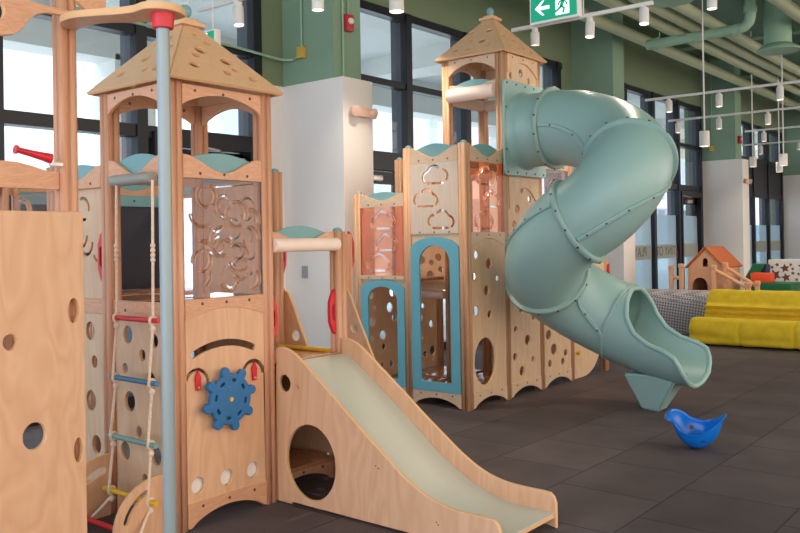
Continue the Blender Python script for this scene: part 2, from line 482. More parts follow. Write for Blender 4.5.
# frosted film on the third bay, grey band, lettering facing outdoors (mirrored from within)
def film(sub, spans, zt):
    for (a, b) in spans:
        g = bmesh.new(); box_bm(g, -6.640, -6.637, a, b, 0.1, zt); sub('window_film', g, FILM)
        g = bmesh.new(); box_bm(g, -6.634, -6.631, a, b, 1.00, 1.28); sub('window_band', g, BANDM)
film(sub3, [(14.81, 15.99), (16.11, 17.30), (17.42, 18.60)], 1.88)
film(sub4, [(19.96, 21.14), (21.26, 22.44), (22.56, 23.74), (23.86, 25.04)], 1.7)
def text_mesh(body, size, ext):
    cu = bpy.data.curves.new('t', 'FONT'); cu.body = body; cu.size = size; cu.extrude = ext
    cu.align_x = 'CENTER'; cu.align_y = 'CENTER'
    ob = bpy.data.objects.new('t', cu); me = bpy.data.meshes.new_from_object(ob)
    bpy.data.objects.remove(ob); bpy.data.curves.remove(cu); me.materials.clear(); return me
def film_text(w, body, y, z, size):
    me = text_mesh(body, size, 0.002)
    # read from outdoors: x of the text runs towards -y
    R = Matrix(((0, 0, -1), (-1, 0, 0), (0, 1, 0))).to_4x4()
    me.transform(Matrix.Translation(Vector((-6.628, y, z))-Vector(w.location)) @ R)
    put('window_lettering', me, TEXTM, w)
film_text(w3, 'PLAY', 15.45, 1.14, 0.26)
film_text(w3, 'TINY OT', 16.72, 1.14, 0.26)

# doors
def door(n, y0, y1, leafs, zt, closer_y=None):
    d = thing('door_%d' % n, None, None, (-6.62, (y0+y1)/2, 0)); d['kind'] = 'structure'
    f = bmesh.new()
    box_bm(f, -6.72, -6.54, y0, y1, zt, zt+0.12); box_bm(f, -6.72, -6.54, y0, y0+0.07, 0, zt); box_bm(f, -6.72, -6.54, y1-0.07, y1, 0, zt)
    put('door_frame', from_bm(f, 0), BLACK, d)
    for (a, b) in leafs:
        l = bmesh.new()
        box_bm(l, -6.70, -6.64, a, b, zt-0.16, zt-0.01); box_bm(l, -6.70, -6.64, a, b, 0.01, 0.25)
        box_bm(l, -6.70, -6.64, a, a+0.11, 0, zt-0.01); box_bm(l, -6.70, -6.64, b-0.11, b, 0, zt-0.01)
        lf = put('door_leaf', from_bm(l, 0), BLACK, d)
        g = bmesh.new(); box_bm(g, -6.675, -6.667, a+0.11, b-0.11, 0.25, zt-0.16); put('door_pane', from_bm(g, 0), PANE, lf)
    if closer_y is not None:
        c = bmesh.new(); box_bm(c, -6.63, -6.56, closer_y, closer_y+0.3, zt-0.13, zt-0.06, 0.01)
        put('door_closer', from_bm(c, 35), SCREW, d)
        tube('closer_arm', [(-6.58, closer_y+0.05, zt-0.04), (-6.45, closer_y-0.12, zt-0.02), (-6.55, closer_y-0.32, zt+0.02)], 0.012, SCREW, d, 8)
    return d
door(1, 4.52, 5.72, [(4.60, 5.64)], 2.36, 5.3)
door(2, 7.06, 8.24, [(7.13, 8.17)], 2.30, 7.45)
d3 = door(3, 17.42, 18.61, [(17.49, 18.54)], 2.28, 17.8)
box('door_sign', -6.63, -6.61, 17.28, 17.45, 0.98, 1.14, ALARM, d3, 0.002, label='small red plate on the door stile')

# outdoors: pavement, canopy over it, columns, building across the street
sbox('pavement', -40, -6.95, -25, 60, -0.12, -0.02, mat=PAVE)
bm = bmesh.new(); box_bm(bm, -11.5, -7.2, -20, 50, 4.9, 5.2)
for y in range(-18, 50, 6): box_bm(bm, -11.5, -7.2, y, y+0.7, 4.55, 4.9)
box_bm(bm, -11.6, -11.1, -20, 50, 4.2, 5.2)
struct(put('canopy', from_bm(bm, 0), CONC, None, (-9, 0, 4.5)))
for y in (0.4, 7.0, 17.5, 26.0):
    c = box('canopy_column', -11.7, -11.1, y, y+0.7, -0.02, 4.3, CONC, None, 0.01, (-11.4, y+0.35, 0))
    c['kind'] = 'structure'
def building(name, label, x0, y0, y1, h):
    b = thing(name, label, 'building', (x0, (y0+y1)/2, -0.02))
    box('building_wall', x0-8, x0, y0, y1, -0.02, h, FACADE, b, 0)
    y = y0+1
    while y < y1-2:
        box('building_pier', x0, x0+0.4, y, y+0.7, -0.02, h, FACADE, b, 0); y += 4.2
    box('building_canopy', x0, x0+1.6, y0, y1, 3.2, 3.7, FACADE, b, 0)
    return b
building('building', 'pale grey building seen through the left windows across the pavement', -24, -14, 14, 9)
building('building', 'pale building seen through the far windows beyond the tube slide', -22, 24, 64, 8)

# ------------------------------------------------------------------ wall fittings
def alarm(y, z, label):
    t = thing('fire_alarm', label, 'fire alarm', (-5.86, y, z), 'red fire alarms')
    box('alarm_body', -5.86, -5.79, y-0.055, y+0.055, z, z+0.17, ALARM, t, 0.012)
    lathe('strobe', (-5.79, y, z+0.10), (1, 0, 0), [(0.035, 0), (0.03, 0.018), (0.0, 0.026)], LAMPW, t, 14)
alarm(6.36, 3.60, 'red fire alarm on the green column beside the nearer wooden castle')
alarm(18.98, 3.45, 'red fire alarm on the far green column beyond the tube slide')
def emergency(y, z, label):
    t = thing('emergency_light', label, 'emergency light', (-5.72, y, z), 'twin emergency lights')
    box('battery_box', -5.725, -5.66, y-0.10, y+0.10, z+0.02, z+0.12, BEIGE, t, 0.015)
    for s in (-1, 1):
        lathe('lamp_head', (-5.70, y+s*0.125, z+0.075), (1, 0.25*s, -0.25), [(0.02, 0), (0.052, 0.03), (0.055, 0.07), (0.045, 0.075), (0.0, 0.07)], BEIGE, t, 16)
emergency(6.40, 2.69, 'beige twin emergency light on the pinkish face of the nearest white column')
emergency(18.98, 2.55, 'small twin emergency light on the far white column beyond the tube slide')
def jbox(x, y, z, label):
    o = box('junction_box', x-0.05, x+0.05, y-0.05, y, z, z+0.12, BOXY, None, 0.006, (x, y, z)); setp(o, label, 'junction box', 'yellow junction boxes')
jbox(-6.29, 6.165, 3.36, 'yellow junction box on the nearest green column under a conduit')
jbox(-6.36, 18.78, 3.30, 'yellow junction box on the far green column beyond the tube slide')
def conduit(pts, label, r=0.012):
    o = tube('conduit', pts, r, PIPET, None, 8, Vector(pts[0])); setp(o, label, 'conduit')
conduit([(-6.29, 6.145, 3.48), (-6.29, 6.145, 5.45)], 'thin green conduit rising from the nearest yellow junction box')
conduit([(-5.845, 6.30, 3.11), (-5.845, 6.30, 5.45)], 'left thin conduit behind the nearest red fire alarm')
conduit([(-5.845, 6.38, 3.78), (-5.845, 6.38, 5.45)], 'right thin conduit above the nearest red fire alarm')
conduit([(-6.55, 3.6, 3.45), (-6.55, 5.4, 3.41), (-6.50, 6.05, 3.36), (-6.42, 6.14, 3.36), (-6.34, 6.14, 3.38)], 'grey conduit curving along the window transom into the nearest yellow box', 0.014)
conduit([(-6.36, 18.765, 3.42), (-6.36, 18.765, 5.45)], 'thin conduit rising from the far yellow junction box')
o = box('light_switch', -6.33, -6.25, 6.135, 6.15, 1.08, 1.2, plain('switch_grey', (150, 156, 166), 0.5), None, 0.004, (-6.29, 6.15, 1.14))
setp(o, 'small grey switch plate on the bluish side of the nearest white column', 'switch')

# exit signs: face looks towards -y
def exit_sign(x0, x1, y, z0, z1, label, zc, flip=False):
    t = thing('exit_sign', label, 'exit sign', ((x0+x1)/2, y, z0), 'green exit signs')
    h = z1-z0; w = x1-x0
    plate('sign_frame', 'y', y+0.03, 0.06, rrect(x0, x1, z0, z1, 0.006), [], LAMPW, t)
    plate('sign_face', 'y', y-0.003, 0.008, rect(x0+0.015, x1-0.015, z0+0.02, z1-0.015), [], EXITG, t, bev=0)
    cx = x0+w*0.28; cz = z0+h*0.52; a = h*0.30
    plate('arrow', 'y', y-0.009, 0.004, [(cx-a, cz), (cx-a*.05, cz-a*.85), (cx+a*.25, cz-a*.85), (cx-a*.38, cz-a*.2), (cx+a*.9, cz-a*.2), (cx+a*.9, cz+a*.2), (cx-a*.38, cz+a*.2), (cx+a*.25, cz+a*.85), (cx-a*.05, cz+a*.85)], [], EXITW, t, bev=0)
    dx = x0+w*0.70; k = h
    plate('doorway', 'y', y-0.009, 0.004, rect(dx-k*.28, dx+k*.24, z0+h*.17, z0+h*.88), [], EXITW, t, bev=0)
    def st(path, wd, nm='runner'):
        me = plate_mesh(axes('y', y-0.014), 0.004, stroke([(dx+p*k, z0+q*h) for p, q in path], wd*k), [], 0)
        return me
    bm = bmesh.new()
    for path, wd in (([(0.02, .66), (-.05, .45)], .12), ([(-.05, .45), (-.17, .36), (-.26, .30)], .07), ([(-.05, .45), (.06, .37), (.02, .24)], .07), ([(.02, .64), (.13, .58), (.16, .48)], .05), ([(.0, .64), (-.12, .62), (-.16, .52)], .05)):
        m = st(path, wd); bm.from_mesh(m); bpy.data.meshes.remove(m)
    m = plate_mesh(axes('y', y-0.014), 0.004, ell(dx+.06*k, z0+.79*h, .06*k), [], 0); bm.from_mesh(m); bpy.data.meshes.remove(m)
    put('running_figure', from_bm(bm, 0, False), EXITG, t)
    for xx in (x0+0.06, x1-0.06):
        tube('hanger', [(xx, y+0.03, z1), (xx, y+0.03, zc)], 0.006, LAMPW, t, 8)
exit_sign(-3.515, -3.075, 6.05, 3.20, 3.43, 'green running man exit sign hanging above the tube slide', 5.45)
exit_sign(-5.95, -5.50, 4.39, 3.02, 3.21, 'green exit sign half hidden behind the nearest pyramid roof', 5.45)

# ------------------------------------------------------------------ ceiling services
def pipe(name, pts, r, mat, label, group=None, cat='pipe'):
    o = tube(name, pts, r, mat, None, 16, Vector(pts[0])); return setp(o, label, cat, group)
for x, z, r, w in ((-5.48, 4.62, .09, 'first from the window wall'), (-4.88, 4.62, .09, 'second from the window wall'),
                (-4.58, 4.64, .085, 'third from the window wall'), (-4.3, 4.64, .085, 'fourth from the window wall'),
                (-3.2, 4.66, .09, 'fifth from the window wall'), (-2.7, 4.66, .09, 'sixth from the window wall'), (-2.2, 4.66, .09, 'seventh from the window wall')):
    pipe('ceiling_pipe', [(x, 8.0, z), (x, 29, z)], r, PIPEM, 'long pale green ceiling pipe, '+w, 'long ceiling pipes')
t = thing('drain_pipe', 'teal green pipe crossing under the ceiling pipes with an upturned elbow', 'pipe', (-4.5, 12.5, 4.40))
tube('pipe_run', [(-5.2, 12.5, 4.40), (-3.82, 12.5, 4.42)], 0.075, PIPET, t, 16)
tube('pipe_elbow', [(-3.82, 12.5, 4.42), (-3.74, 12.5, 4.44), (-3.68, 12.5, 4.50), (-3.66, 12.5, 4.58), (-3.66, 12.5, 5.46)], 0.075, PIPET, t, 16)
tube('pipe_hanger', [(-5.0, 12.5, 4.44), (-5.0, 12.5, 5.46)], .008, PIPET, t, 8)
for x in (-5.08, -3.9): tube('pipe_coupling', [(x, 12.5, 4.405), (x+0.08, 12.5, 4.41)], 0.092, PIPET, t, 16)
tube('pipe_coupling', [(-3.66, 12.5, 4.62), (-3.66, 12.5, 4.72)], 0.092, PIPET, t, 16)
for y in (9.5, 13.0, 17.0, 21.0):
    pipe('sprinkler_pipe', [(-6.5, y, 5.257), (3.5, y, 5.256)], 0.045, PIPET, {9.5: 'thin teal pipe crossing the ceiling nearest the castle', 13.0: 'thin teal pipe crossing the ceiling above the drain pipe', 17.0: 'thin teal pipe crossing the ceiling beyond the round duct', 21.0: 'farthest thin teal pipe crossing the ceiling'}[y], 'thin cross pipes')
for x in range(-6, 5, 2):
    sbox('trim_%d' % (10+x), x-0.06, x+0.06, 1.0, 29.0, 5.3, 5.45, mat=GREEN_SHADE)
def diffuser(x, y, z, r, R, label):
    t = thing('air_diffuser', label, 'air duct', (x, y, z), 'round ceiling diffusers')
    tube('duct', [(x, y, z+0.08), (x, y, 5.46)], r, PIPET, t, 28)
    lathe('diffuser_cone', (x, y, z), (0, 0, 1), [(R*.96, 0), (R, .012), (R*.98, .03), (r*1.02, .11), (r*.9, .11), (R*.88, .02)], PIPET, t, 32)
    for k in (0.3, 0.52, 0.74): lathe('diffuser_ring', (x, y, z+0.005), (0, 0, 1), [(R*k, 0), (R*k+.03, 0.0), (R*k+.02, .04), (R*k-.02, .05)], PIPET, t, 28)
diffuser(-3.64, 13.8, 4.28, 0.2, 0.33, 'round green duct with flared diffuser above the pendant lights at right')
diffuser(-3.90, 10.1, 4.33, 0.2, 0.30, 'round green diffuser cut by the top edge left of the big duct')

# track lights
TRK = {}
def track(key, y, x0, x1, z, label, rods):
    t = thing('lighting_track', label, 'lighting track', ((x0+x1)/2, y, z), 'white lighting tracks')
    box('track_rail', x0, x1, y-0.018, y+0.018, z-0.018, z+0.018, LAMPW, t, 0.003)
    for x in rods: tube('track_rod', [(x, y, z+0.018), (x, y, 5.45)], 0.007, LAMPW, t, 8)
track('near', 7.48, -4.56, -3.05, 3.60, 'short white lighting track just above the tube slide', [-3.75])
track('A', 12.75, -5.35, 0.5, 3.60, 'white lighting track nearest beyond the tube slide at right', [-2.2])
track('B', 15.35, -6.0, 0.5, 3.60, 'second white lighting track beyond the tube slide', [-2.2])
track('C', 18.1, -5.45, 0.5, 3.60, 'third white lighting track beyond the tube slide', [-2.2])
track('D', 20.85, -6.35, 0.5, 3.60, 'farthest white lighting track by the far column', [-2.2])
track('L', 4.86, -6.3, -4.2, 3.60, 'white lighting track above the nearest pyramid roof', [-5.2])
HEAD = {}
LAMPS = []
def head(x, y, z, label, tilt=(0, 0), r=0.048, h=0.16, power=25, ztrack=3.58):
    t = thing('spotlight', label, 'spotlight', (x, y, ztrack), 'white track spotlights')
    ax = Vector((tilt[0], tilt[1], 1)).normalized()
    top = Vector((x, y, ztrack)); c = Vector((x, y, z))
    box('track_adapter', x-0.02, x+0.02, y-0.03, y+0.03, ztrack-0.05, ztrack, LAMPW, t, 0.003)
    tube('lamp_stem', [(x, y, ztrack-0.03), (x, y, z+h*0.35)], 0.012, LAMPW, t, 8)
    b = c-ax*(h/2)
    lathe('lamp_body', b, ax, [(r*.86, 0.012), (r*.9, 0), (r, 0.003), (r, h-.006), (r*.92, h), (0, h)], LAMPW, t, 20)
    lathe('lamp_lens', b+ax*0.008, ax, [(r*.86, 0), (r*.86, .003), (0, .003)], LENS, t, 16)
    LAMPS.append((b-ax*0.02, -ax, power))
head(-4.29, 7.48, 3.47, 'unlit white spotlight on the short track left below the exit sign', (0.05, -.08), .045, .13, 8)
head(-3.683, 7.48, 3.46, 'lit white spotlight on the short track right below the exit sign', (0, .12), .045, .15, 26)
head(-3.136, 7.48, 3.49, 'white spotlight at the right end of the short track above the slide', (-.05, .15), .045, .15, 30)
for k, x in enumerate((-4.969, -4.204, -3.346)):
    head(x, 12.75, 3.46, 'white spotlight %s on the track nearest beyond the slide' % ('first from the left', 'second from the left', 'third from the left')[k], (0, 0), .05, .18)
for k, x in enumerate((-5.819, -5.069, -4.232)):
    head(x, 15.35, 3.45, 'white spotlight %s on the second track beyond the slide' % ('first from the left', 'second from the left', 'third from the left')[k], (0, 0), .05, .18)
head(-5.074, 18.1, 3.45, 'white spotlight on the third track beyond the slide', (0, 0), .05, .18)
head(-5.927, 20.85, 3.45, 'left white spotlight on the farthest track by the far column', (0, 0), .05, .18)
head(-5.079, 20.85, 3.48, 'right white spotlight on the farthest track by the far column', (0, 0), .05, .18)
head(-5.76, 4.86, 3.45, 'lit white spotlight tilted above the nearest pyramid roof by the window', (-.12, .05), .048, .17)
head(-4.78, 4.86, 3.40, 'lit white spotlight cut by the top edge left of the red alarm', (0, 0), .05, .16, 90)
def pendant(x, y, z, label, r=0.07, h=0.22, power=30):
    t = thing('pendant_light', label, 'pendant light', (x, y, z), 'white cylinder pendants')
    lathe('lamp_body', (x, y, z-h/2), (0, 0, 1), [(r*.9, .012), (r*.94, 0), (r, .003), (r, h-.004), (r*.95, h), (0, h)], LAMPW, t, 24)
    lathe('lamp_lens', (x, y, z-h/2+.008), (0, 0, 1), [(r*.9, 0), (r*.9, .003), (0, .003)], LENS, t, 16)
    tube('pendant_rod', [(x, y, z+h/2), (x, y, 5.45)], 0.012, LAMPW, t, 8)
    LAMPS.append((Vector((x, y, z-h/2-.02)), Vector((0, 0, -1)), power))
pendant(-4.19, 12.06, 2.83, 'large white cylinder pendant right beside the tube slide')
pendant(-5.03, 17.18, 2.88, 'white cylinder pendant before the far white column, left of a pair', .065, .2)
pendant(-4.15, 15.96, 2.78, 'white cylinder pendant, upper one of the pair near the right edge', .068, .21)
pendant(-4.77, 18.04, 2.81, 'white cylinder pendant, lower one of the pair near the right edge', .065, .2)
pendant(-4.92, 6.04, 3.67, 'white cylinder pendant cut by the top edge beside the red alarm', .07, .2, 70)
pendant(-2.89, 8.6, 3.82, 'lit white cylinder pendant cut by the top edge above the track lights', .05, .16)

# ------------------------------------------------------------------ play equipment helpers
def post(parent, x, y, z0, z1, mat=POST, cap=False, h=0.04):
    g = 0.007; w = 0.007; c = 0.009
    side = [(-h+c, -h), (-w, -h), (-w*.6, -h+g), (w*.6, -h+g), (w, -h), (h-c, -h)]
    P = []
    for k in range(4):
        ca, sa = [(1, 0), (0, 1), (-1, 0), (0, -1)][k]
        for (a, b) in side: P.append((x+a*ca-b*sa, y+a*sa+b*ca))
    o = plate('post', 'z', (z0+z1)/2, z1-z0, P, [], mat, parent, bev=0)
    if cap:
        lathe('post_cap', (x, y, z1), (0, 0, 1), [(.030, 0), (.030, .008), (.023, .018), (.010, .024), (0, .025)], TEAL, o, 16)
    return o

def screws(parent, plane, off, pts, out=1):
    ax = {'x': (out, 0, 0), 'y': (0, out, 0)}[plane]
    for (u, v) in pts:
        b = (off, u, v) if plane == 'x' else (u, off, v)
        lathe('screw', b, ax, [(.008, 0), (.008, .002), (.005, .004), (0, .004)], BOLT, parent, 10)

def top_rail(parent, plane, off, a, b, z0, z1, dip, mat=RAIL, out=1, back=0.022, rise=0.02, lensmat=None, scr=True):
    """wooden rail with a sagging top edge and a teal lens-shaped board filling the dip"""
    o = plate('top_rail', plane, off, 0.024, rail_shape(a, b, z0, z1, dip), [], mat, parent, EDGE)
    m = (b-a)*0.05
    plate('teal_arch', plane, off-out*back, 0.014, lens(a+m, b-m, z0+0.02, z1-dip*0.25, z1+rise), [], lensmat or TEAL, parent)
    if scr: screws(o, plane, off+out*0.012, [(a+(b-a)*t, z0+0.025) for t in (.2, .5, .8)], out)
    return o

def header(parent, plane, off, a, b, zt, ze, za, mat=RAIL, out=1):
    """arched board under the eaves"""
    n = 16
    P = [(b, zt), (a, zt), (a, ze)]
    for k in range(1, n):
        t = k/n; P.append((a+(b-a)*t, ze+(za-ze)*math.sin(PI*t)**0.8))
    P.append((b, ze))
    o = plate('arched_header', plane, off, 0.024, P, [], mat, parent, EDGE)
    screws(o, plane, off+out*0.012, [(a+(b-a)*t, zt-0.028) for t in (.15, .5, .85)], out)

def apron_board(parent, plane, off, a, b, mat, out=1, z1=0.135, scr=True):
    o = plate('apron_board', plane, off, 0.026, apron(a, b, 0.008, z1, 0.07), [], mat, parent, EDGE)
    if scr: screws(o, plane, off+out*0.013, [(a+(b-a)*t, z1-0.028) for t in (.17, .5, .83)], out)

def cloud(cx, cz, s, flip=1):
    """two slots that together draw a cloud: bumpy top and flat base"""
    def bump(x, z, r, a0, a1, n=8):
        return [(cx+flip*(x+r*math.cos(math.radians(a0+(a1-a0)*k/n)))*s, cz+(z+r*math.sin(math.radians(a0+(a1-a0)*k/n)))*s) for k in range(n+1)]
    top = bump(-.58, -.06, .33, 235, 100)+bump(-.10, .16, .46, 155, 45)
    top2 = bump(.52, .0, .35, 88, -42)
    base = [(cx+flip*x*s, cz-.40*s) for x in (-.52, -.2, .2, .55)]
    return [stroke(top, .145*s), stroke(top2, .145*s), stroke(base, .13*s)]

def rings_cut(seed, a, b, c, d, n, r0=0.035, r1=0.06, w=0.012):
    """curved slots: each ring is drawn by two or three arcs that never touch the next"""
    rnd = random.Random(seed); out = []; used = []
    tries = 0; k = 0
    while k < n and tries < 6000:
        tries += 1
        r = rnd.uniform(r0, r1); u = rnd.uniform(a+r+.01, b-r-.01); v = rnd.uniform(c+r+.01, d-r-.01)
        s = rnd.uniform(0, 360); arcs = []
        for (x0, x1, dr) in ((0, rnd.uniform(95, 150), 0), (185, 185+rnd.uniform(90, 140), rnd.choice((0, -.012)))):
            q = [(u+(r+dr)*math.cos(math.radians(s+x0+(x1-x0)*m/8)), v+(r+dr)*math.sin(math.radians(s+x0+(x1-x0)*m/8))) for m in range(9)]
            if all(math.hypot(p[0]-z[0], p[1]-z[1]) > w+.007 for p in q for z in used): arcs.append((q, x0, x1, dr))
        if not arcs: continue
        k += 1
        for q, x0, x1, dr in arcs:
            used += q; out.append(sector(u, v, r+dr, w, s+x0, s+x1, 12))
    return out

def ladder_hole(parent): pass

def handle(parent, plane, off, u, z0, z1, out):
    """red D-shaped hand grip on a post"""
    d = 0.05*out
    P = [(u, z0), (u+d*.5, z0+.02), (u+d, z0+.08), (u+d*1.05, (z0+z1)/2), (u+d, z1-.08), (u+d*.5, z1-.02), (u, z1)]
    H = [(u+d*.22, z0+.085), (u+d*.62, z0+.10), (u+d*.68, (z0+z1)/2), (u+d*.62, z1-.10), (u+d*.22, z1-.085)]
    plate('hand_grip', plane, off, 0.026, P, [H], RED, parent, bev=0.004, label='red hand grip')

def pyramid(parent, cx, cy, hw, z0, z1, top, mat, holes):
    for k in range(4):
        ca, sa = [(1, 0), (0, 1), (-1, 0), (0, -1)][k]
        n = Vector((ca, sa, 0)); U = Vector((-sa, ca, 0))
        O = Vector((cx, cy, z0))+n*hw
        V = (Vector((cx, cy, z1))+n*top-O); L = V.length; V.normalize(); W = U.cross(V)
        H = [ell(u*hw, v*L, r, r*.72, 20) for (u, v, r) in holes[k % len(holes)]]
        plate('roof_panel', (O, U, V, W), 0, 0.02, [(-hw, 0), (hw, 0), (top, L), (-top, L)], H, mat, parent, EDGE, bev=0.001)
    box('roof_cap', cx-top-.05, cx+top+.05, cy-top-.05, cy+top+.05, z1-.012, z1+.012, ROOF, parent, .004)
    box('roof_cap', cx-top-.02, cx+top+.02, cy-top-.02, cy+top+.02, z1+.012, z1+.034, ROOF, parent, .004)
    lathe('finial', (cx, cy, z1+.03), (0, 0, 1), [(.02, 0), (.018, .012), (.032, .028), (.037, .05), (.03, .072), (.014, .084), (0, .087)], TEAL, parent, 18, label='teal ball finial')

# ------------------------------------------------------------------ nearest tower
T = thing('climbing_tower', 'wooden climbing tower with pyramid roof, clear ring-cut panel and blue ship wheel', 'play tower', (-3.9, 2.9, 0))
XF, XB, XC, XD = -3.56, -4.12, -4.70, -5.28
YA, YB, YC = 2.56, 3.16, 3.76
for (x, y, z, c) in ((XF, YA, 2.27, 0), (XF, YB, 2.27, 0), (XB, YA, 2.27, 0), (XB, YB, 2.27, 0), (XF, YC, 1.51, 1), (XB, YC, 1.91, 1),
                     (XC, YA, 1.91, 1), (XD, YA, 1.91, 1), (XD, YB, 1.91, 1), (XD, YC, 1.91, 1)):
    post(T, x, y, 0, z, POST, c)
fx = XF+0.025; a, b = YA+.04, YB-.04
# front: kick panel with slot, dials, portholes
KH = [sector(2.845, .46, .465, .036, 65, 115, 16)]
KH += [sector(2.665, .735, .07, .022, -8, 160, 14), sector(3.04, .735, .07, .022, 5, 172, 14)]
KH += [ell(2.665, .215, .042), ell(2.85, .215, .042), ell(3.03, .215, .042)]
plate('kick_panel', 'x', fx, .02, rect(a, b, .13, 1.11), KH, PLY, T, EDGE)
apron_board(T, 'x', fx+.004, a, b, RAIL)
o = plate('mid_rail', 'x', fx+.003, .024, [(a, 1.06)]+[(a+(b-a)*k/12, 1.06+.05*math.sin(PI*k/12)) for k in range(1, 12)]+[(b, 1.06), (b, 1.165), (a, 1.165)], [], RAIL, T, EDGE)
screws(o, 'x', fx+.015, [(a+(b-a)*t, 1.14) for t in (.2, .5, .8)])
RC = rings_cut(5, a, b, 1.18, 1.77, 16, .05, .078, .017)
plate('ring_panel', 'x', fx, .020, rect(a, b, 1.165, 1.785), RC, CLEAR, T, CLEARE, bev=.001, label='clear panel cut with curved slots')
top_rail(T, 'x', fx, a, b, 1.785, 1.905, .085)
header(T, 'x', fx, a, b, 2.262, 2.155, 2.225)
# wheel and dials
def wheel_outline(R, rk, D, n=8, off=0.2):
    P = []
    for k in range(240):
        t = 2*PI*k/240; r = R
        d = (t-off) % (2*PI/n); d = min(d, 2*PI/n-d)
        s = D*math.sin(d)
        if abs(s) < rk: r = max(R, D*math.cos(d)+math.sqrt(rk*rk-s*s))
        P.append((r*math.cos(t), r*math.sin(t)))
    return P
wc = (2.835, .635)
WO = [(wc[0]+p, wc[1]+q) for p, q in wheel_outline(.132, .025, .146)]
WH = []
for k in range(8):
    t = 0.2+PI/8+2*PI*k/8
    WH.append(sector(wc[0], wc[1], .098, .014, math.degrees(t)-5.5, math.degrees(t)+5.5, 4))
w = plate('steering_wheel', 'x', XF+.085, .03, WO, WH, BLUEP, T, bev=.005, label='blue ship wheel')
lathe('hub', (XF+.035, *wc), (1, 0, 0), [(.03, 0), (.03, .034)], BLUEP, w, 16)
for yy in (2.665, 2.85, 3.03): lathe('porthole_bright_disc', (XF-.005, yy, .215), (1, 0, 0), [(.05, 0), (.05, .014), (0, .014)], WHITE, T, 24, label='white disc added behind the round hole to make it look bright')  # added white discs imitate the brightness seen through the holes
lathe('hub_bolt', (XF+.1, *wc), (1, 0, 0), [(.012, 0), (.012, .004), (0, .005)], YEL, w, 8)
# small moulded mark above the wheel hub
me = plate_mesh(axes('x', XF+.1005), .002, stroke([(wc[0]-.012+.014*math.sin(k*.9), wc[1]+.045+.006*k) for k in range(6)], .005), [], 0)
put('wheel_mark', me, plain('wheel_mark', (54, 128, 182), .4), w)
for yy in (2.665, 3.04):
    o = plate('dial_pointer', 'x', XF+.045, .012, [(yy-.012, .70), (yy+.012, .70), (yy+.018, .765), (yy, .805), (yy-.018, .765)], [], RED, T, bev=.002, label='red dial pointer')
    lathe('dial_pin', (XF+.051, yy, .715), (1, 0, 0), [(.006, 0), (.006, .004), (0, .005)], SCREW, o, 8)
# left face (towards -y)
fy = YA-.025; c0, c1 = XB+.04, XF-.04
KH = [ell(x, z, r, r*1.15, 20) for x, z, r in ((-3.96, .97, .042), (-3.83, .87, .027), (-3.99, .79, .024), (-3.76, .74, .042), (-3.95, .615, .048), (-3.87, .465, .026), (-4.0, .345, .045), (-3.82, .22, .026), (-3.72, .36, .045), (-3.72, .95, .03))]
plate('kick_panel', 'y', YA, .02, rect(c0, c1, .13, 1.09), KH, PLYP, T, EDGE)
apron_board(T, 'y', YA, c0, c1, RAIL, -1)
o = plate('mid_rail', 'y', YA-.004, .026, rect(c0, c1, 1.07, 1.15), [], RAIL, T, EDGE); screws(o, 'y', YA-.017, [(-3.97, 1.10), (-3.72, 1.10)], -1)
top_rail(T, 'y', fy, c0, c1, 1.785, 1.905, .085, RAIL, -1, back=-0.022+0.044)
header(T, 'y', fy, c0, c1, 2.262, 2.155, 2.225, RAIL, -1)
handle(T, 'y', YA-.02, XB-.035, 1.24, 1.53, -1)
handle(T, 'y', YA-.05, XF-.005, 1.24, 1.53, -.35)
# second bay of the left face
d0, d1 = XC+.04, XB-.04
plate('ring_panel', 'y', YA, .018, rect(d0, d1, 1.15, 1.775), rings_cut(11, d0, d1, 1.16, 1.76, 9, .05, .075, .018), PLYP, T, EDGE, label='wooden panel cut with curved slots')
top_rail(T, 'y', fy, d0, d1, 1.765, 1.885, .07, RAIL, -1)
KH = [ell(x, z, r, r*1.15, 20) for x, z, r in ((-4.33, .97, .045), (-4.29, .80, .03), (-4.33, .58, .05), (-4.28, .34, .045), (-4.5, .9, .04), (-4.52, .5, .045), (-4.45, .25, .03))]
plate('kick_panel', 'y', YA, .02, rect(d0, d1, .13, 1.09), KH, PLYP, T, EDGE)
plate('mid_rail', 'y', YA-.004, .026, rect(d0, d1, 1.07, 1.15), [], RAIL, T, EDGE)
apron_board(T, 'y', YA, d0, d1, RAIL, -1, scr=False)
# right side of the tower: ring-cut wooden panel
plate('ring_panel', 'y', YB, .018, rect(c0, c1, 1.16, 1.775), rings_cut(23, c0, c1, 1.17, 1.76, 12, .045, .07, .016), PLY, T, EDGE, label='wooden panel cut with curved slots')
top_rail(T, 'y', YB+.0, c0, c1, 1.785, 1.905, .085, RAIL, 1, scr=False)
header(T, 'y', YB, c0, c1, 2.262, 2.155, 2.225)
header(T, 'x', XB, a, b, 2.262, 2.155, 2.225)
top_rail(T, 'x', XB, a, b, 1.785, 1.905, .085, RAIL, 1, scr=False)
# decks
for (x0, x1, y0, y1) in ((XB, XF, YA, YB), (XC, XB, YA, YB), (XD, XC, YA, YB), (XD, XC, YB, YC)):
    box('deck', x0+.042, x1-.042, y0+.014, y1-.014, 1.10, 1.13, DECK, T, .003)
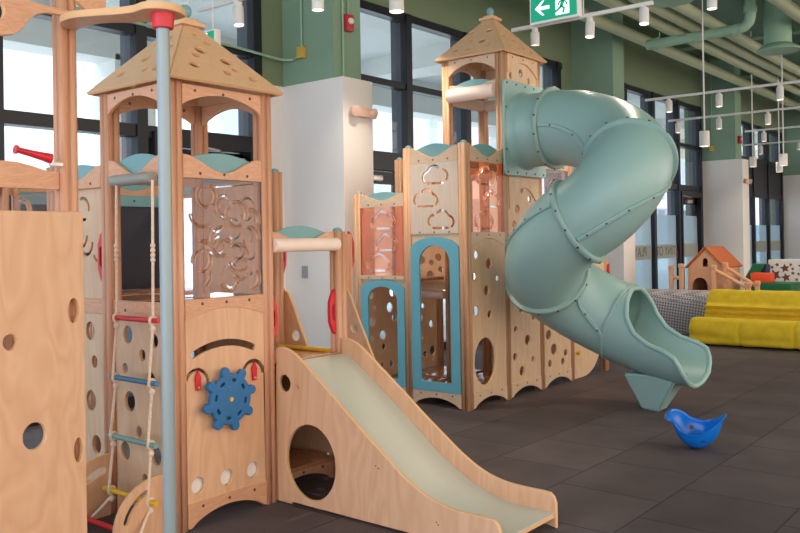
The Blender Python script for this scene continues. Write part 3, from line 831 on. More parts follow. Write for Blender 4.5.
# back wall boards
for (y0, y1) in ((YA, YB), (YB, YC)):
    box('chalk_board', XD-.01, XD+.01, y0+.04, y1-.04, 1.13, 1.72, NAVY, T, .002, label='dark navy board')
    o = box('board_trim', XD-.014, XD+.014, y0+.04, y1-.04, 1.72, 1.80, TEAL, T, .003)
    screws(o, 'x', XD+.014, [((y0+y1)/2, 1.76)])
    top_rail(T, 'x', XD, y0+.04, y1-.04, 1.80, 1.89, .06, RAIL, 1, scr=False)
top_rail(T, 'y', YC, XD+.04, XC-.04, 1.78, 1.89, .07, RAIL, 1, scr=False)
pyramid(T, -3.84, 2.86, .375, 2.275, 2.655, .03, ROOF,
        [[(-.45, .24, .035), (.1, .2, .03), (.52, .16, .03), (-.15, .52, .036), (.22, .40, .04), (-.3, .42, .028), (.08, .68, .026), (-.06, .80, .02), (.28, .27, .026)],
         [(-.4, .2, .03), (.1, .4, .035), (.4, .2, .03), (-.1, .65, .025)],
         [(-.4, .2, .03), (.1, .4, .035), (.4, .2, .03), (-.1, .65, .025)],
         [(.35, .55, .03), (-.05, .42, .04), (.5, .18, .03), (-.4, .22, .036), (.1, .72, .028), (-.15, .66, .026), (.22, .2, .028)]])
# slide platform bay
box('deck', XB+.042, XF-.042, YB+.02, YC-.02, .735, .765, DECK, T, .003)
box('low_deck', XB+.042, XF-.01, YB+.045, YC-.045, .115, .14, DECK, T, .003)
o = plate('apron_board', 'x', XF-.03, .022, apron(YB+.045, YC-.045, .008, .115, .07), [], RAIL, T, EDGE); screws(o, 'x', XF-.018, [(3.3, .095), (3.46, .095), (3.62, .095)])
plate('back_panel', 'x', XB, .018, rect(YB+.04, YC-.04, .14, .735), [ell(3.27, .62, .04), ell(3.47, .60, .05), ell(3.64, .45, .04), ell(3.35, .42, .04)], PLYP, T, EDGE)
plate('side_panel', 'y', YC, .018, rect(XB+.04, XF-.04, .14, .735), [ell(-3.95, .55, .04), ell(-3.75, .6, .055), ell(-3.86, .4, .03)], PLYP, T, EDGE)
plate('side_panel', 'y', YB, .018, rect(c0, c1, .13, 1.09), [ell(-3.95, .55, .04), ell(-3.75, .6, .045), ell(-3.7, .25, .05), ell(-3.9, .25, .04)], PLY, T, EDGE)
tube('entry_roller', [(XF+.03, YB+.041, 1.432), (XF+.03, YC-.041, 1.432)], .040, PINKP, T, 18, label='pale padded roller over the slide entry')
top_rail(T, 'x', XF, YB+.04, YC-.04, 1.40, 1.51, .06, RAIL, 1, rise=.035, scr=False)
handle(T, 'x', XF, YB+.035, .88, 1.16, 1); handle(T, 'x', XF, YC-.035, .88, 1.16, -1)
handle(T, 'x', XB, YC+.035, 1.22, 1.50, 1); handle(T, 'x', XB, 4.465, 1.22, 1.52, 1)
WP = [(-4.115, .02), (-3.72, .02), (-3.72, .40), (-3.79, .58), (-3.885, .775), (-3.95, .90), (-4.01, 1.03), (-4.06, 1.12), (-4.115, 1.145)]
for y in (YC+.055, 4.38): plate('ladder_cheek', 'y', y, .02, WP, [ell(-3.99, .84, .034)], PLY, T, EDGE)
post(T, XB, 4.43, 0, 1.50, POST, 0)
for k, z in enumerate((.55, .30)): tube('ladder_rung', [(-3.90+k*.1, YC+.065, z), (-3.90+k*.1, 4.37, z)], .014, YEL, T, 12, label='yellow ladder rung')
tube('edge_bar', [(XB+.05, YC-.03, .778), (XF-.045, YC-.03, .778)], .014, YEL, T, 12, label='yellow bar at the deck edge')

# ------------------------------------------------------------------ wooden slide
SL = thing('slide', 'wooden slide with pale green bed and a big round hole in its side', 'slide', (-2.8, 3.48, 0))
PR = [(-3.53, .858), (-3.483, .864), (-3.43, .854), (-3.378, .832), (-3.327, .80), (-3.207, .711), (-3.004, .561), (-2.901, .481), (-2.768, .386), (-2.632, .291), (-2.502, .222), (-2.375, .187), (-2.253, .178), (-2.136, .177), (-2.096, .173), (-2.074, .153), (-2.064, .124), (-2.064, 0)]
def dense(P, n=4):
    out = []
    for i in range(len(P)-1):
        p0 = P[max(i-1, 0)]; p1 = P[i]; p2 = P[i+1]; p3 = P[min(i+2, len(P)-1)]
        for k in range(n):
            t = k/n
            out.append(tuple(.5*((2*p1[j])+(-p0[j]+p2[j])*t+(2*p0[j]-5*p1[j]+4*p2[j]-p3[j])*t*t+(-p0[j]+3*p1[j]-3*p2[j]+p3[j])*t**3) for j in range(2)))
    return out+[P[-1]]
PRD = dense(PR[:14], 4)+PR[14:]
PRD = [(max(x, -3.548), z) for x, z in PRD]
PRD = [p for i, p in enumerate(PRD) if i == 0 or abs(p[0]-PRD[i-1][0])+abs(p[1]-PRD[i-1][1]) > .002]
OUT = PRD+[(-3.40, .014), (-3.42, .002), (-3.512, .002)]
PRD[-1:] = [(-2.064, .002), (-2.12, .014)]
OUT = PRD+[(-3.42, .014), (-3.425, .002), (-3.548, .002)]
OUTB = [(max(x, -3.512), z) for x, z in OUT]
OUTB = [p for i, p in enumerate(OUTB) if abs(p[0]-OUTB[i-1][0])+abs(p[1]-OUTB[i-1][1]) > .0015]
o = plate('side_panel', 'y', 3.222, .022, OUT, [ell(-3.268, .253, .187, .204, 48), ell(-3.462, .664, .046, .047, 28)], PLY, SL, EDGE, bev=.003)
for (x, z) in ((-2.80, .31), (-2.78, .30), (-2.42, .10), (-2.41, .09), (-3.36, .66), (-3.35, .65)):
    lathe('screw', (x, 3.211, z), (0, -1, 0), [(.004, 0), (.004, .001), (0, .001)], BOLT, o, 8)
plate('side_panel', 'y', 3.738, .022, OUTB, [], PLY, SL, EDGE, bev=.003)
BD = dense([(-3.58, .772), (-3.50, .77), (-3.45, .758), (-3.40, .732), (-3.33, .686), (-3.19, .583), (-3.06, .488), (-2.92, .380), (-2.78, .275), (-2.6, .169), (-2.44, .108), (-2.33, .086), (-2.2, .080), (-2.072, .078)], 4)
def ribbon(BD, y0, y1, t):
    bm = bmesh.new(); rows = []
    for i, (x, z) in enumerate(BD):
        q = BD[min(i+1, len(BD)-1)]; p = BD[max(i-1, 0)]
        d = Vector((q[0]-p[0], q[1]-p[1])).normalized(); n = Vector((-d.y, d.x))
        rows.append([bm.verts.new((x, y0, z)), bm.verts.new((x, y1, z)), bm.verts.new((x-n.x*t, y1, z-n.y*t)), bm.verts.new((x-n.x*t, y0, z-n.y*t))])
    for A, B in zip(rows, rows[1:]):
        for k in range(4): bm.faces.new((A[k], A[(k+1) % 4], B[(k+1) % 4], B[k]))
    bm.faces.new(rows[0]); bm.faces.new(rows[-1][::-1])
    return from_bm(bm, 30)
put('slide_bed', ribbon([p for p in BD if p[0] > -3.515], 3.2335, 3.7265, .006), BED, SL)
put('bed_board', ribbon([(x, z-.0065) for x, z in BD if x > -3.515], 3.2335, 3.7265, .018), [EDGE], SL)
box('entry_board', XF-.02, XF+.045, YB+.05, YC-.05, .766, .778, DECK, SL, .002)
for x, z in ((-2.7, .08),): tube('cross_bar', [(x, 3.233, z), (x, 3.727, z)], .014, POST, SL, 10)

# ------------------------------------------------------------------ near play frame at the left edge
NF = thing('climbing_unit', 'wooden climbing unit cut by the left edge, tall panel with round holes', 'play frame', (-3.8, 1.7, 0))
for (x, y, z) in ((XF, 1.99, 2.85), (XF, 1.36, 2.85), (XB, 2.0, 1.78), (XB, 1.36, 1.78)): post(NF, x, y, 0, z, POST)
plate('tall_panel', 'x', -3.492, .03, rrect(1.30, 2.022, .012, 1.60, .008), [ell(1.685, 1.05, .030, .034), ell(1.785, .64, .052, .058), ell(1.972, 1.16, .026, .055), ell(1.985, .54, .02, .055), ell(1.5, .8, .05), ell(1.5, 1.3, .04)], PLY, NF, EDGE, bev=.004)
plate('top_rail', 'x', XF, .03, [(1.40, 1.70), (1.95, 1.70), (1.95, 1.775), (1.90, 1.778), (1.84, 1.795), (1.76, 1.812), (1.68, 1.815), (1.58, 1.80), (1.48, 1.785), (1.40, 1.78)], [], RAIL, NF, EDGE)
plate('top_rail', 'x', XB, .03, rail_shape(1.40, 1.95, 1.70, 1.80, .05), [], RAIL, NF, EDGE)
o = plate('canopy_board', 'x', -3.50, .03, [(1.1, 2.27), (1.60, 2.325), (1.67, 2.33), (1.72, 2.342), (1.76, 2.372), (1.79, 2.42), (1.83, 2.452), (1.88, 2.466), (2.02, 2.468), (2.02, 2.492), (1.88, 2.495), (1.76, 2.503), (1.1, 2.54)], [ell(1.652, 2.435, .034, .042)], RAIL, NF, EDGE, bev=.003)
plate('canopy_board', 'x', -3.505, .03, [(2.02, 2.85), (2.02, 2.55), (2.05, 2.52), (2.09, 2.508), (2.13, 2.515), (2.16, 2.55), (2.17, 2.85)], [], RAIL, NF, EDGE, bev=.003)
box('deck', XB+.042, XF-.042, 1.38, 1.97, 1.10, 1.13, DECK, NF, .003)
plate('back_panel', 'x', XB, .018, rect(1.40, 1.95, .05, 1.10), [ell(1.7, .7, .06), ell(1.55, .4, .05), ell(1.8, .35, .05)], PLYP, NF, EDGE)
plate('side_panel', 'y', 1.99, .018, rect(XB+.04, XF-.04, 1.13, 1.70), rings_cut(31, XB+.04, XF-.04, 1.15, 1.69, 6, .05, .07, .016), CLEAR, NF, CLEARE, bev=.001)
sc = tube('telescope', [(-3.515, 1.735, 1.862), (-3.515, 1.742, 1.861), (-3.515, 1.752, 1.859), (-3.515, 1.80, 1.85), (-3.515, 1.865, 1.838), (-3.515, 1.885, 1.834), (-3.515, 1.895, 1.832)], [.019, .019, .0125, .014, .019, .022, .022], RED, NF, 18, label='red toy telescope')
box('telescope_bracket', -3.525, -3.512, 1.89, 1.952, 1.80, 1.82, SCREW, NF, .003)

# fire pole with its curved arm
FP = thing('fire_pole', 'grey-blue fire pole under a curved wooden arm with red collar', 'fire pole', (-3.0, 2.12, 0))
tube('pole', [(-3.0, 2.12, 0), (-3.0, 2.12, 2.40)], .0275, STEEL, FP, 24)
lathe('collar', (-3.0, 2.12, 2.355), (0, 0, 1), [(.03, 0), (.044, .003), (.046, .03), (.05, .06), (.05, .064)], RED, FP, 24, label='red collar')
AO = dense([(-3.519, 1.952), (-3.43, 1.90), (-3.33, 1.90), (-3.24, 1.94), (-3.15, 1.99), (-3.07, 2.02), (-2.99, 2.02), (-2.94, 2.055), (-2.92, 2.11), (-2.935, 2.17), (-2.98, 2.22), (-3.07, 2.21), (-3.17, 2.15), (-3.28, 2.06), (-3.38, 2.02), (-3.519, 2.025)], 4)
plate('arm', 'z', 2.435, .032, AO, [], PLY, FP, EDGE, bev=.004)
lathe('floor_plate', (-3.0, 2.12, 0), (0, 0, 1), [(.08, 0), (.08, .008), (.04, .014)], STEEL, FP, 24)

# rope ladder
RL = thing('rope_ladder', 'rope ladder with red, blue, teal and yellow rungs beside the grey pole', 'rope ladder', (-3.77, 2.45, 0))
tube('top_bar', [(-3.965, 2.48, 1.785), (-3.62, 2.48, 1.785)], .03, GREYV, RL, 18, label='grey padded bar')
RG = [(2.46, 1.07, -3.955, -3.55, RED, 'red rung'), (2.45, .76, -3.955, -3.555, RUNGB, 'blue rung'), (2.435, .458, -3.97, -3.55, RUNGT, 'teal rung'), (2.425, .178, -4.0, -3.54, YEL, 'yellow rung')]
for (y, z, xa, xb, m, lab) in RG: tube('rung', [(xa, y, z), (xb, y, z)], .0135, m, RL, 14, label=lab)
for (xx, s) in ((-3.92, -1), (-3.60, 1)):
    P = [(xx, 2.47, 1.77)]
    P += [(xx+.002*s, 2.465, 1.4), (xx, 2.462, 1.09)]
    for (y, z, *_), dx in zip(RG, (0, 0, .006, .012)):
        P += [(xx+s*dx, y-.016, z+.012), (xx+s*dx, y-.017, z-.01), (xx+s*dx, y, z-.03)]
    P += [(xx+s*.03, 2.38, .10), (xx+s*.06, 2.33, .045)]
    Q = []
    for i in range(len(P)-1):
        for k in range(3): Q.append(Vector(P[i]).lerp(Vector(P[i+1]), k/3))
    Q.append(Vector(P[-1]))
    ro = tube('rope', Q, .0075, ROPE, RL, 8)
    for (y, z, *_), dx in zip(RG, (0, 0, .006, .012)):
        bm = bmesh.new(); tube_bm(bm, [(xx+s*dx+.0*k, y+.019*math.cos(2*PI*k/12), z+.019*math.sin(2*PI*k/12)) for k in range(12)], .007, 8, False, True)
        put('rope_loop', from_bm(bm), ROPE, ro)
        lathe('knot', (xx+s*dx, y, z-.06), (0, 0, 1), [(.006, 0), (.015, .01), (.016, .022), (.008, .034)], ROPE, ro, 10)
    for k in range(4): lathe('knot', (xx+.002*s, 2.465, 1.36+k*.024), (0, 0, 1), [(.008, 0), (.0125, .006), (.0125, .016), (.008, .022)], ROPE, ro, 10)

# floor frame that ties the ladder down
LF = thing('ladder_base', 'low curved wooden ladder base with red floor bar beside the grey pole', 'ladder base', (-3.86, 2.35, 0))
def qarc(y1, y0, h, n=14, p=0.75): return [(y1+(y0-y1)*math.sin(PI/2*k/n), h*math.cos(PI/2*k/n)**p) for k in range(n+1)]
qs = qarc(2.505, 2.22, .30)
plate('side_board', 'x', -3.60, .022, [(2.505, .002)]+qs[:-1]+[(2.22, .002)], [stroke([(2.505+(2.22+.055-2.505)*math.sin(PI/2*t), .25*math.cos(PI/2*t)**.75) for t in (.30, .4, .5, .6, .7, .78)], .028)], PLY, LF, EDGE, bev=.003)
qs = qarc(2.505, 2.14, .33)
plate('side_board', 'x', -4.08, .022, [(2.505, .002)]+qs[:-1]+[(2.14, .002)], [stroke([(2.46, .25), (2.41, .235), (2.37, .215)], .04)], PLY, LF, EDGE, bev=.003)
tube('floor_bar', [(-4.07, 2.31, .05), (-3.61, 2.31, .05)], .013, RED, LF, 12, label='red floor bar')

# ------------------------------------------------------------------ far castle
C = thing('play_castle', 'pale wooden play castle with blue arches and tall pyramid-roofed turret', 'play tower', (-4.6, 6.6, 0))
X0, X1, X2 = -4.08, -4.68, -5.28
Y0, Y1, Y2, Y3, Y4 = 5.88, 6.49, 7.10, 7.71, 8.50
for (x, y, z, c) in ((X0, Y0, 2.27, 1), (X1, Y0, 2.27, 1), (X2, Y0, 1.89, 1), (X0, Y1, 3.14, 0), (X1, Y1, 3.14, 0), (X1, Y2, 3.14, 0), (X0, Y2, 3.14, 0), (X2, Y1, 2.25, 1), (X0, Y3, 2.27, 1), (X1, Y3, 2.19, 1), (X2, Y2, 2.19, 1), (X0, Y4, 1.5, 1)):
    post(C, x, y, 0, z, POSTP, c)
gx = X0+.025; gy = Y0-.025
def bay(p, q): return p+.04, q-.04
# front-left faces
a, b = bay(X1, X0)
plate('blue_archway', 'y', gy-.008, .022, arch(a, b, .132, 1.36, 1.475), [arch(a+.095, b-.095, .215, 1.25, 1.40)], BLUE, C, bev=.003)
plate('spandrel_panel', 'y', gy+.012, .014, [(a, 1.50), (a, 1.30)]+[(a+(b-a)*k/16, 1.30+.12*math.sin(PI*k/16)) for k in range(1, 16)]+[(b, 1.30), (b, 1.50)], [], RAILP, C, EDGE)
apron_board(C, 'y', gy, a, b, RAILP, -1)
o = plate('cloud_panel', 'y', gy, .02, rect(a, b, 1.50, 2.13), cloud(-4.36, 2.0, .15)+cloud(-4.47, 1.80, .145, -1)+cloud(-4.31, 1.61, .15, -1), PLY_DAYLIT, C, EDGE, label='wooden panel coloured grey by daylight, cut with three cloud outlines')
screws(o, 'y', gy-.01, [(a+.1, 1.515), ((a+b)/2, 1.515), (b-.1, 1.515)], -1)
top_rail(C, 'y', gy, a, b, 2.12, 2.255, .085, RAILP, -1, rise=.035)
a, b = bay(X2, X1)
plate('blue_archway', 'y', gy-.008, .022, arch(a, b, .132, 1.0, 1.09), [arch(a+.085, b-.085, .20, .90, 1.03)], BLUE, C, bev=.003)
plate('spandrel_panel', 'y', gy+.012, .014, [(a, 1.12), (a, .95)]+[(a+(b-a)*k/16, .95+.10*math.sin(PI*k/16)) for k in range(1, 16)]+[(b, .95), (b, 1.12)], [], RAILP, C, EDGE)
apron_board(C, 'y', gy, a, b, RAILP, -1)
o = plate('mid_rail', 'y', gy-.004, .024, rect(a, b, 1.095, 1.13), [], RAILP, C, EDGE); screws(o, 'y', gy-.016, [(a+.1, 1.11), ((a+b)/2, 1.11), (b-.1, 1.11)], -1)
plate('cloud_panel', 'y', gy, .020, rect(a, b, 1.13, 1.765), cloud(-4.97, 1.62, .15)+cloud(-4.93, 1.42, .14)+cloud(-5.03, 1.235, .15, -1), ORANGE, C, ORANGEE, bev=.001, label='orange see-through panel cut with clouds')
top_rail(C, 'y', gy, a, b, 1.755, 1.875, .06, RAILP, -1)
# right faces
a, b = bay(Y0, Y1)
H = [ell(y, z, r, r, 22) for y, z, r in ((6.00, 1.315, .038), (6.19, 1.235, .045), (5.965, 1.13, .035), (6.15, 1.0, .045), (5.985, .835, .045), (6.19, .79, .035), (6.33, 1.1, .03))]
plate('holed_panel', 'x', gx, .02, rect(a, b, .135, 1.45), H+[ell(6.11, .39, .165, .205, 36)], PLYP, C, EDGE)
apron_board(C, 'x', gx+.003, a, b, RAILP)
o = plate('mid_rail', 'x', gx+.003, .024, [(a, 1.38)]+[(a+(b-a)*k/16, 1.38+.075*math.sin(PI*k/16)) for k in range(1, 16)]+[(b, 1.38), (b, 1.51), (a, 1.51)], [], RAILP, C, EDGE)
screws(o, 'x', gx+.015, [(a+.08, 1.485), ((a+b)/2, 1.485), (b-.08, 1.485)])
plate('cloud_panel', 'x', gx, .020, rect(a, b, 1.51, 2.13), cloud(6.18, 1.99, .15)+cloud(6.26, 1.79, .135)+cloud(6.14, 1.60, .15, -1), ORANGE, C, ORANGEE, bev=.001, label='orange see-through panel cut with clouds')
top_rail(C, 'x', gx, a, b, 2.12, 2.255, .085, RAILP, 1, rise=.03)
a, b = bay(Y1, Y2)
rnd = random.Random(3)
H = [ell(y, z, r, r, 22) for y, z, r in ((6.60, .37, .035), (6.92, .31, .03), (6.72, .225, .045), (6.83, .50, .05), (6.62, .62, .03), (6.95, .72, .045), (6.72, .80, .04), (6.6, 1.0, .045), (6.85, 1.02, .035), (6.95, 1.22, .04), (6.68, 1.25, .035))]
plate('holed_panel', 'x', gx, .02, rect(a, b, .135, 1.45), H, PLYP, C, EDGE)
apron_board(C, 'x', gx+.003, a, b, RAILP)
plate('mid_rail', 'x', gx+.003, .024, rect(a, b, 1.44, 1.50), [], RAILP, C, EDGE)
plate('holed_panel', 'x', gx, .02, rect(a, b, 1.50, 2.0), [ell(6.68, 1.72, .04), ell(6.9, 1.82, .03), ell(6.62, 1.58, .035), ell(6.84, 1.62, .045), ell(6.96, 1.66, .03), ell(6.76, 1.9, .03)], PLYP, C, EDGE)
plate('spandrel_panel', 'x', gx+.016, .01, [(a, 1.72)]+[(a+(b-a)*k/16, 1.72+.20*math.sin(PI*k/16)**.8) for k in range(1, 16)]+[(b, 1.72), (b, 2.01), (a, 2.01)], [], PLYP, C, EDGE)
plate('lintel', 'x', gx, .024, rect(a, b, 2.0, 2.06), [], RAILP, C, EDGE)
a, b = bay(Y2, Y3)
H = [ell(y, z, r, r, 22) for y, z, r in ((7.22, .51, .05), (7.46, .54, .055), (7.32, .36, .055), (7.56, .30, .035), (7.24, .23, .035), (7.5, .22, .035), (7.25, .75, .04), (7.5, .8, .05), (7.35, .95, .035), (7.55, 1.1, .045), (7.25, 1.15, .05), (7.4, 1.3, .035))]
plate('holed_panel', 'x', gx, .02, rect(a, b, .135, 1.45), H, PLYP, C, EDGE)
apron_board(C, 'x', gx+.003, a, b, RAILP)
plate('mid_rail', 'x', gx+.003, .024, rect(a, b, 1.44, 1.51), [], RAILP, C, EDGE)
plate('cloud_panel', 'x', gx, .020, rect(a, b, 1.51, 2.13), cloud(7.40, 1.94, .13)+cloud(7.38, 1.68, .13), CLEAR, C, CLEARE, bev=.001, label='clear panel cut with clouds')
top_rail(C, 'x', gx, a, b, 2.12, 2.255, .085, RAILP, 1, rise=.03)
a, b = Y3+.04, Y4-.04
P = [(a, .008), (a+.18, .008)]+[(a+.18+.42*math.sin(PI/2*k/10), .008+.36*(1-math.cos(PI/2*k/10))) for k in range(1, 11)]+[(b, .37), (b, 1.35), (a, 1.35)]
plate('holed_panel', 'x', gx, .02, P, [ell(7.95, .85, .05), ell(8.25, .95, .04), ell(8.33, 1.2, .04), ell(8.38, .75, .045), ell(8.1, .6, .04), ell(7.9, 1.15, .04), ell(8.12, 1.1, .035)], PLYP, C, EDGE)
tube('peg', [(gx+.01, 7.80, .27), (gx+.05, 7.80, .27)], .02, YEL, C, 12)
handle(C, 'x', gx+.03, Y4+.03, .88, 1.16, -.6)
# inside
for (x0, x1, y0, y1) in ((X1, X0, Y0, Y1), (X2, X1, Y0, Y1), (X1, X0, Y1, Y2), (X1, X0, Y2, Y3), (X2, X1, Y1, Y2)):
    box('deck', x0+.042, x1-.042, y0+.02, y1-.02, .10, .13, DECK, C, .003)
for (x0, x1, y0, y1, z) in ((X1, X0, Y0, Y1, 1.46), (X2, X1, Y0, Y1, 1.10), (X1, X0, Y1, Y2, 2.05), (X1, X0, Y2, Y3, 1.46)):
    box('deck', x0+.042, x1-.042, y0+.045, y1-.045, z-.03, z, DECK, C, .003)
def dots(seed, a, b, c, d, n):
    r_ = random.Random(seed); L = []; t = 0
    while len(L) < n and t < 3000:
        t += 1; r = r_.uniform(.025, .05); u = r_.uniform(a+r+.03, b-r-.03); v = r_.uniform(c+r+.03, d-r-.03)
        if all(math.hypot(u-p, v-q) > r+s+.03 for p, q, s in L): L.append((u, v, r))
    return [ell(u, v, r, r, 20) for u, v, r in L]
a, b = bay(Y0, Y1); plate('holed_panel', 'x', X2, .018, rect(a, b, .13, 1.07), dots(4, a, b, .15, 1.05, 12), PLYP, C, EDGE)
plate('clear_panel', 'x', X2, .010, rect(a, b, 1.13, 1.73), [], CLEAR, C, CLEARE, bev=.001)
a, b = bay(Y1, Y2); plate('orange_panel', 'x', X2, .010, rect(a, b, 1.47, 2.05), [], ORANGE, C, ORANGEE, bev=.001)
plate('orange_panel', 'x', X2-.03, .010, rect(a, b, 1.10, 1.46), [], ORANGE, C, ORANGEE, bev=.001)
a, b = bay(Y1, Y2); plate('holed_panel', 'x', X2, .018, rect(a, b, .13, 1.45), dots(9, a, b, .15, .9, 11)+dots(19, a, b, .95, 1.4, 5), PLYP, C, EDGE)
a, b = bay(X2, X1); plate('holed_panel', 'y', Y1, .018, rect(a, b, .97, 1.40), dots(14, a, b, 1.0, 1.38, 6), PLYP, C, EDGE)
plate('mid_rail', 'y', Y1, .024, rect(a, b, 1.40, 1.46), [], RAILP, C, EDGE)
tube('padded_roller', [(a, Y1-.03, .925), (b, Y1-.03, .925)], .04, PINKP, C, 16)
a, b = bay(X1, X0); top_rail(C, 'y', Y3, a, b, 2.12, 2.255, .085, RAILP, 1, scr=False)
plate('holed_panel', 'y', Y3, .018, rect(a, b, .13, 1.45), dots(24, a, b, .15, 1.4, 14), PLYP, C, EDGE)
a, b = bay(Y1, Y2); plate('mid_rail', 'x', X1, .024, rect(a, b, 2.05, 2.15), [], RAILP, C, EDGE)
# turret
a, b = bay(X1, X0)
header(C, 'y', Y1-.025, a, b, 3.135, 2.985, 3.085, RAILP, -1); header(C, 'y', Y2, a, b, 3.135, 2.985, 3.085, RAILP, 1)
tube('padded_roller', [(a+.002, Y1-.03, 2.80), (b-.002, Y1-.03, 2.80)], .065, PINKP, C, 20, label='pale padded roller below the turret window')
top_rail(C, 'y', Y1-.012, a, b, 2.80, 2.90, .04, RAILP, -1, rise=.035, scr=False)
tube('padded_roller', [(a, Y2, 2.78), (b, Y2, 2.78)], .055, PINKP, C, 20)
a, b = bay(Y1, Y2)
header(C, 'x', X1, a, b, 3.135, 2.985, 3.085, RAILP, 1)
tube('padded_roller', [(X1, a, 2.78), (X1, b, 2.78)], .055, PINKP, C, 20)
plate('turret_panel', 'x', gx, .02, rect(a, b, 2.86, 3.135), [ell(6.78, 2.985, .035, .04), ell(6.92, 2.93, .022, .032), ell(6.60, 2.94, .02, .035), ell(6.59, 3.03, .022, .012)], PLYP, C, EDGE)
header(C, 'x', gx+.014, a, b, 3.135, 2.96, 3.075, PLYP, 1)
pyramid(C, -4.38, 6.795, .385, 3.14, 3.545, .03, ROOF,
        [[(-.3, .5, .04), (.2, .25, .03), (-.45, .2, .03), (.05, .7, .03), (.4, .15, .036), (-.1, .2, .025), (.0, .4, .03)],
         [(-.4, .2, .03), (.1, .4, .035)], [(-.4, .2, .03), (.1, .4, .035)],
         [(.25, .62, .04), (-.3, .66, .028), (.2, .35, .04), (-.15, .42, .03), (-.5, .2, .03), (.45, .2, .026), (0, .8, .025), (-.1, .18, .03)]])

# ------------------------------------------------------------------ tube slide
TS = thing('tube_slide', 'big sage green spiral tube slide joined to the wooden castle turret', 'tube slide', (-3.16, 6.41, 0))
RT = 0.335
# joints of the tube: centre, heading, pull before, pull after
TP = [((-4.0, 6.77, 2.44), (1, 0, 0), .3, .3), ((-3.70, 6.77, 2.44), (1, 0, 0), .3, 1.1), ((-2.80, 6.34, 2.05), (.35, -.94, -.55), 1.0, .85),
      ((-3.105, 6.05, 1.58), (-1, -.10, -.50), .8, .65), ((-3.555, 6.33, 1.13), (-.15, 1.0, -.62), .65, .75), ((-3.09, 6.80, .71), (1, 0, -.36), .75, .5)]
def cpos(t):
    if t < 0: return Vector(TP[0][0])+Vector((t*.3, 0, 0))
    if t >= 5:
        q = t-5; return Vector((-3.09+.34*q, 6.80, .71-.122*q+.0225*q*q if q < 2.6 else .545))
    i = int(t); u = t-i
    p0 = Vector(TP[i][0]); p1 = Vector(TP[i+1][0]); m0 = Vector(TP[i][1]).normalized()*TP[i][3]; m1 = Vector(TP[i+1][1]).normalized()*TP[i+1][2]
    return p0*(2*u**3-3*u*u+1)+m0*(u**3-2*u*u+u)+p1*(-2*u**3+3*u*u)+m1*(u**3-u*u)
HY, HR = 6.41, 0.36
def cframe(t):
    d = (cpos(t+.02)-cpos(t-.02)).normalized()
    s = d.cross(Vector((0, 0, 1))).normalized(); u = s.cross(d).normalized()
    return cpos(t), d, s, u
def tube_section(t0, t1, n, r=RT, seg=48):
    bm = bmesh.new(); rows = []
    for i in range(n+1):
        p, d, s, u = cframe(t0+(t1-t0)*i/n)
        rows.append([bm.verts.new(p+(s*math.cos(2*PI*k/seg)+u*math.sin(2*PI*k/seg))*r) for k in range(seg)])
    for A, B in zip(rows, rows[1:]):
        for k in range(seg): bm.faces.new((A[k], A[(k+1) % seg], B[(k+1) % seg], B[k]))
    return from_bm(bm, 60)
JT = [0, 1, 2, 3, 4, 5]
names = 'tube_section'
secs = []
for i, (t0, t1) in enumerate(zip(JT, JT[1:])):
    secs.append(put('tube_section', tube_section(t0, t1, 8 if i == 0 else 22), TUBE, TS))
def flange(t, rmax=.043, th=.032, bolts=14, mat=TUBED):
    p, d, s, u = cframe(t)
    bm = bmesh.new(); seg = 56
    prof = [(RT-.004, -th), (RT+rmax*.85, -th), (RT+rmax, -th*.7), (RT+rmax, th*.7), (RT+rmax*.85, th), (RT-.004, th)]
    rows = [[bm.verts.new(p+d*h+(s*math.cos(2*PI*k/seg)+u*math.sin(2*PI*k/seg))*r) for k in range(seg)] for r, h in prof]
    for j in range(len(prof)):
        A = rows[j]; B = rows[(j+1) % len(prof)]
        for k in range(seg): bm.faces.new((A[k], A[(k+1) % seg], B[(k+1) % seg], B[k]))
    o = put('flange', from_bm(bm, 40), mat, TS)
    for k in range(bolts):
        a = 2*PI*(k+.5)/bolts; q = s*math.cos(a)+u*math.sin(a)
        lathe('bolt', p+q*(RT+rmax*.999), q, [(.010, -.002), (.010, .004), (.005, .007), (0, .007)], BOLT, o, 8)
    return o
for t, m in ((1, TUBED), (2, TUBE), (3, TUBE), (4, TUBED), (4.985, TUBED)): flange(t, .036 if t < 4.9 else .016, .022 if t < 4.9 else .014, 14 if t < 4.9 else 0, m)
def seam(t0, t1, ang, n=22, w=.03, h=.028, parent=None, bolts=4):
    bm = bmesh.new(); rows = []
    for i in range(n+1):
        p, d, s, u = cframe(t0+(t1-t0)*i/n)
        q = s*math.cos(ang)+u*math.sin(ang); v = u*math.cos(ang)-s*math.sin(ang)
        rows.append([bm.verts.new(p+q*(RT-.006)+v*w), bm.verts.new(p+q*(RT+h*.8)+v*w*.9), bm.verts.new(p+q*(RT+h)+v*w*.6), bm.verts.new(p+q*(RT+h)-v*w*.6), bm.verts.new(p+q*(RT+h*.8)-v*w*.9), bm.verts.new(p+q*(RT-.006)-v*w)])
    for A, B in zip(rows, rows[1:]):
        for k in range(6): bm.faces.new((A[k], A[(k+1) % 6], B[(k+1) % 6], B[k]))
    bm.faces.new(rows[0]); bm.faces.new(rows[-1][::-1])
    o = put('seam_rib', from_bm(bm, 30), TUBE, parent)
    for i in range(bolts):
        p, d, s, u = cframe(t0+(t1-t0)*(i+.5)/bolts); q = s*math.cos(ang)+u*math.sin(ang)
        lathe('bolt', p+q*(RT+h-.001), q, [(.009, -.002), (.009, .004), (.004, .007), (0, .007)], BOLT, o, 8)
for i in (1, 2, 3, 4):
    for an in ((0.0, -.5, .4, -.3)[i-1], (PI, PI+.55, PI-.45, PI+.2)[i-1]): seam(JT[i]+.03, JT[i+1]-.03, an, 22, .020, .020, secs[i], 6 if an > 2 else 3)
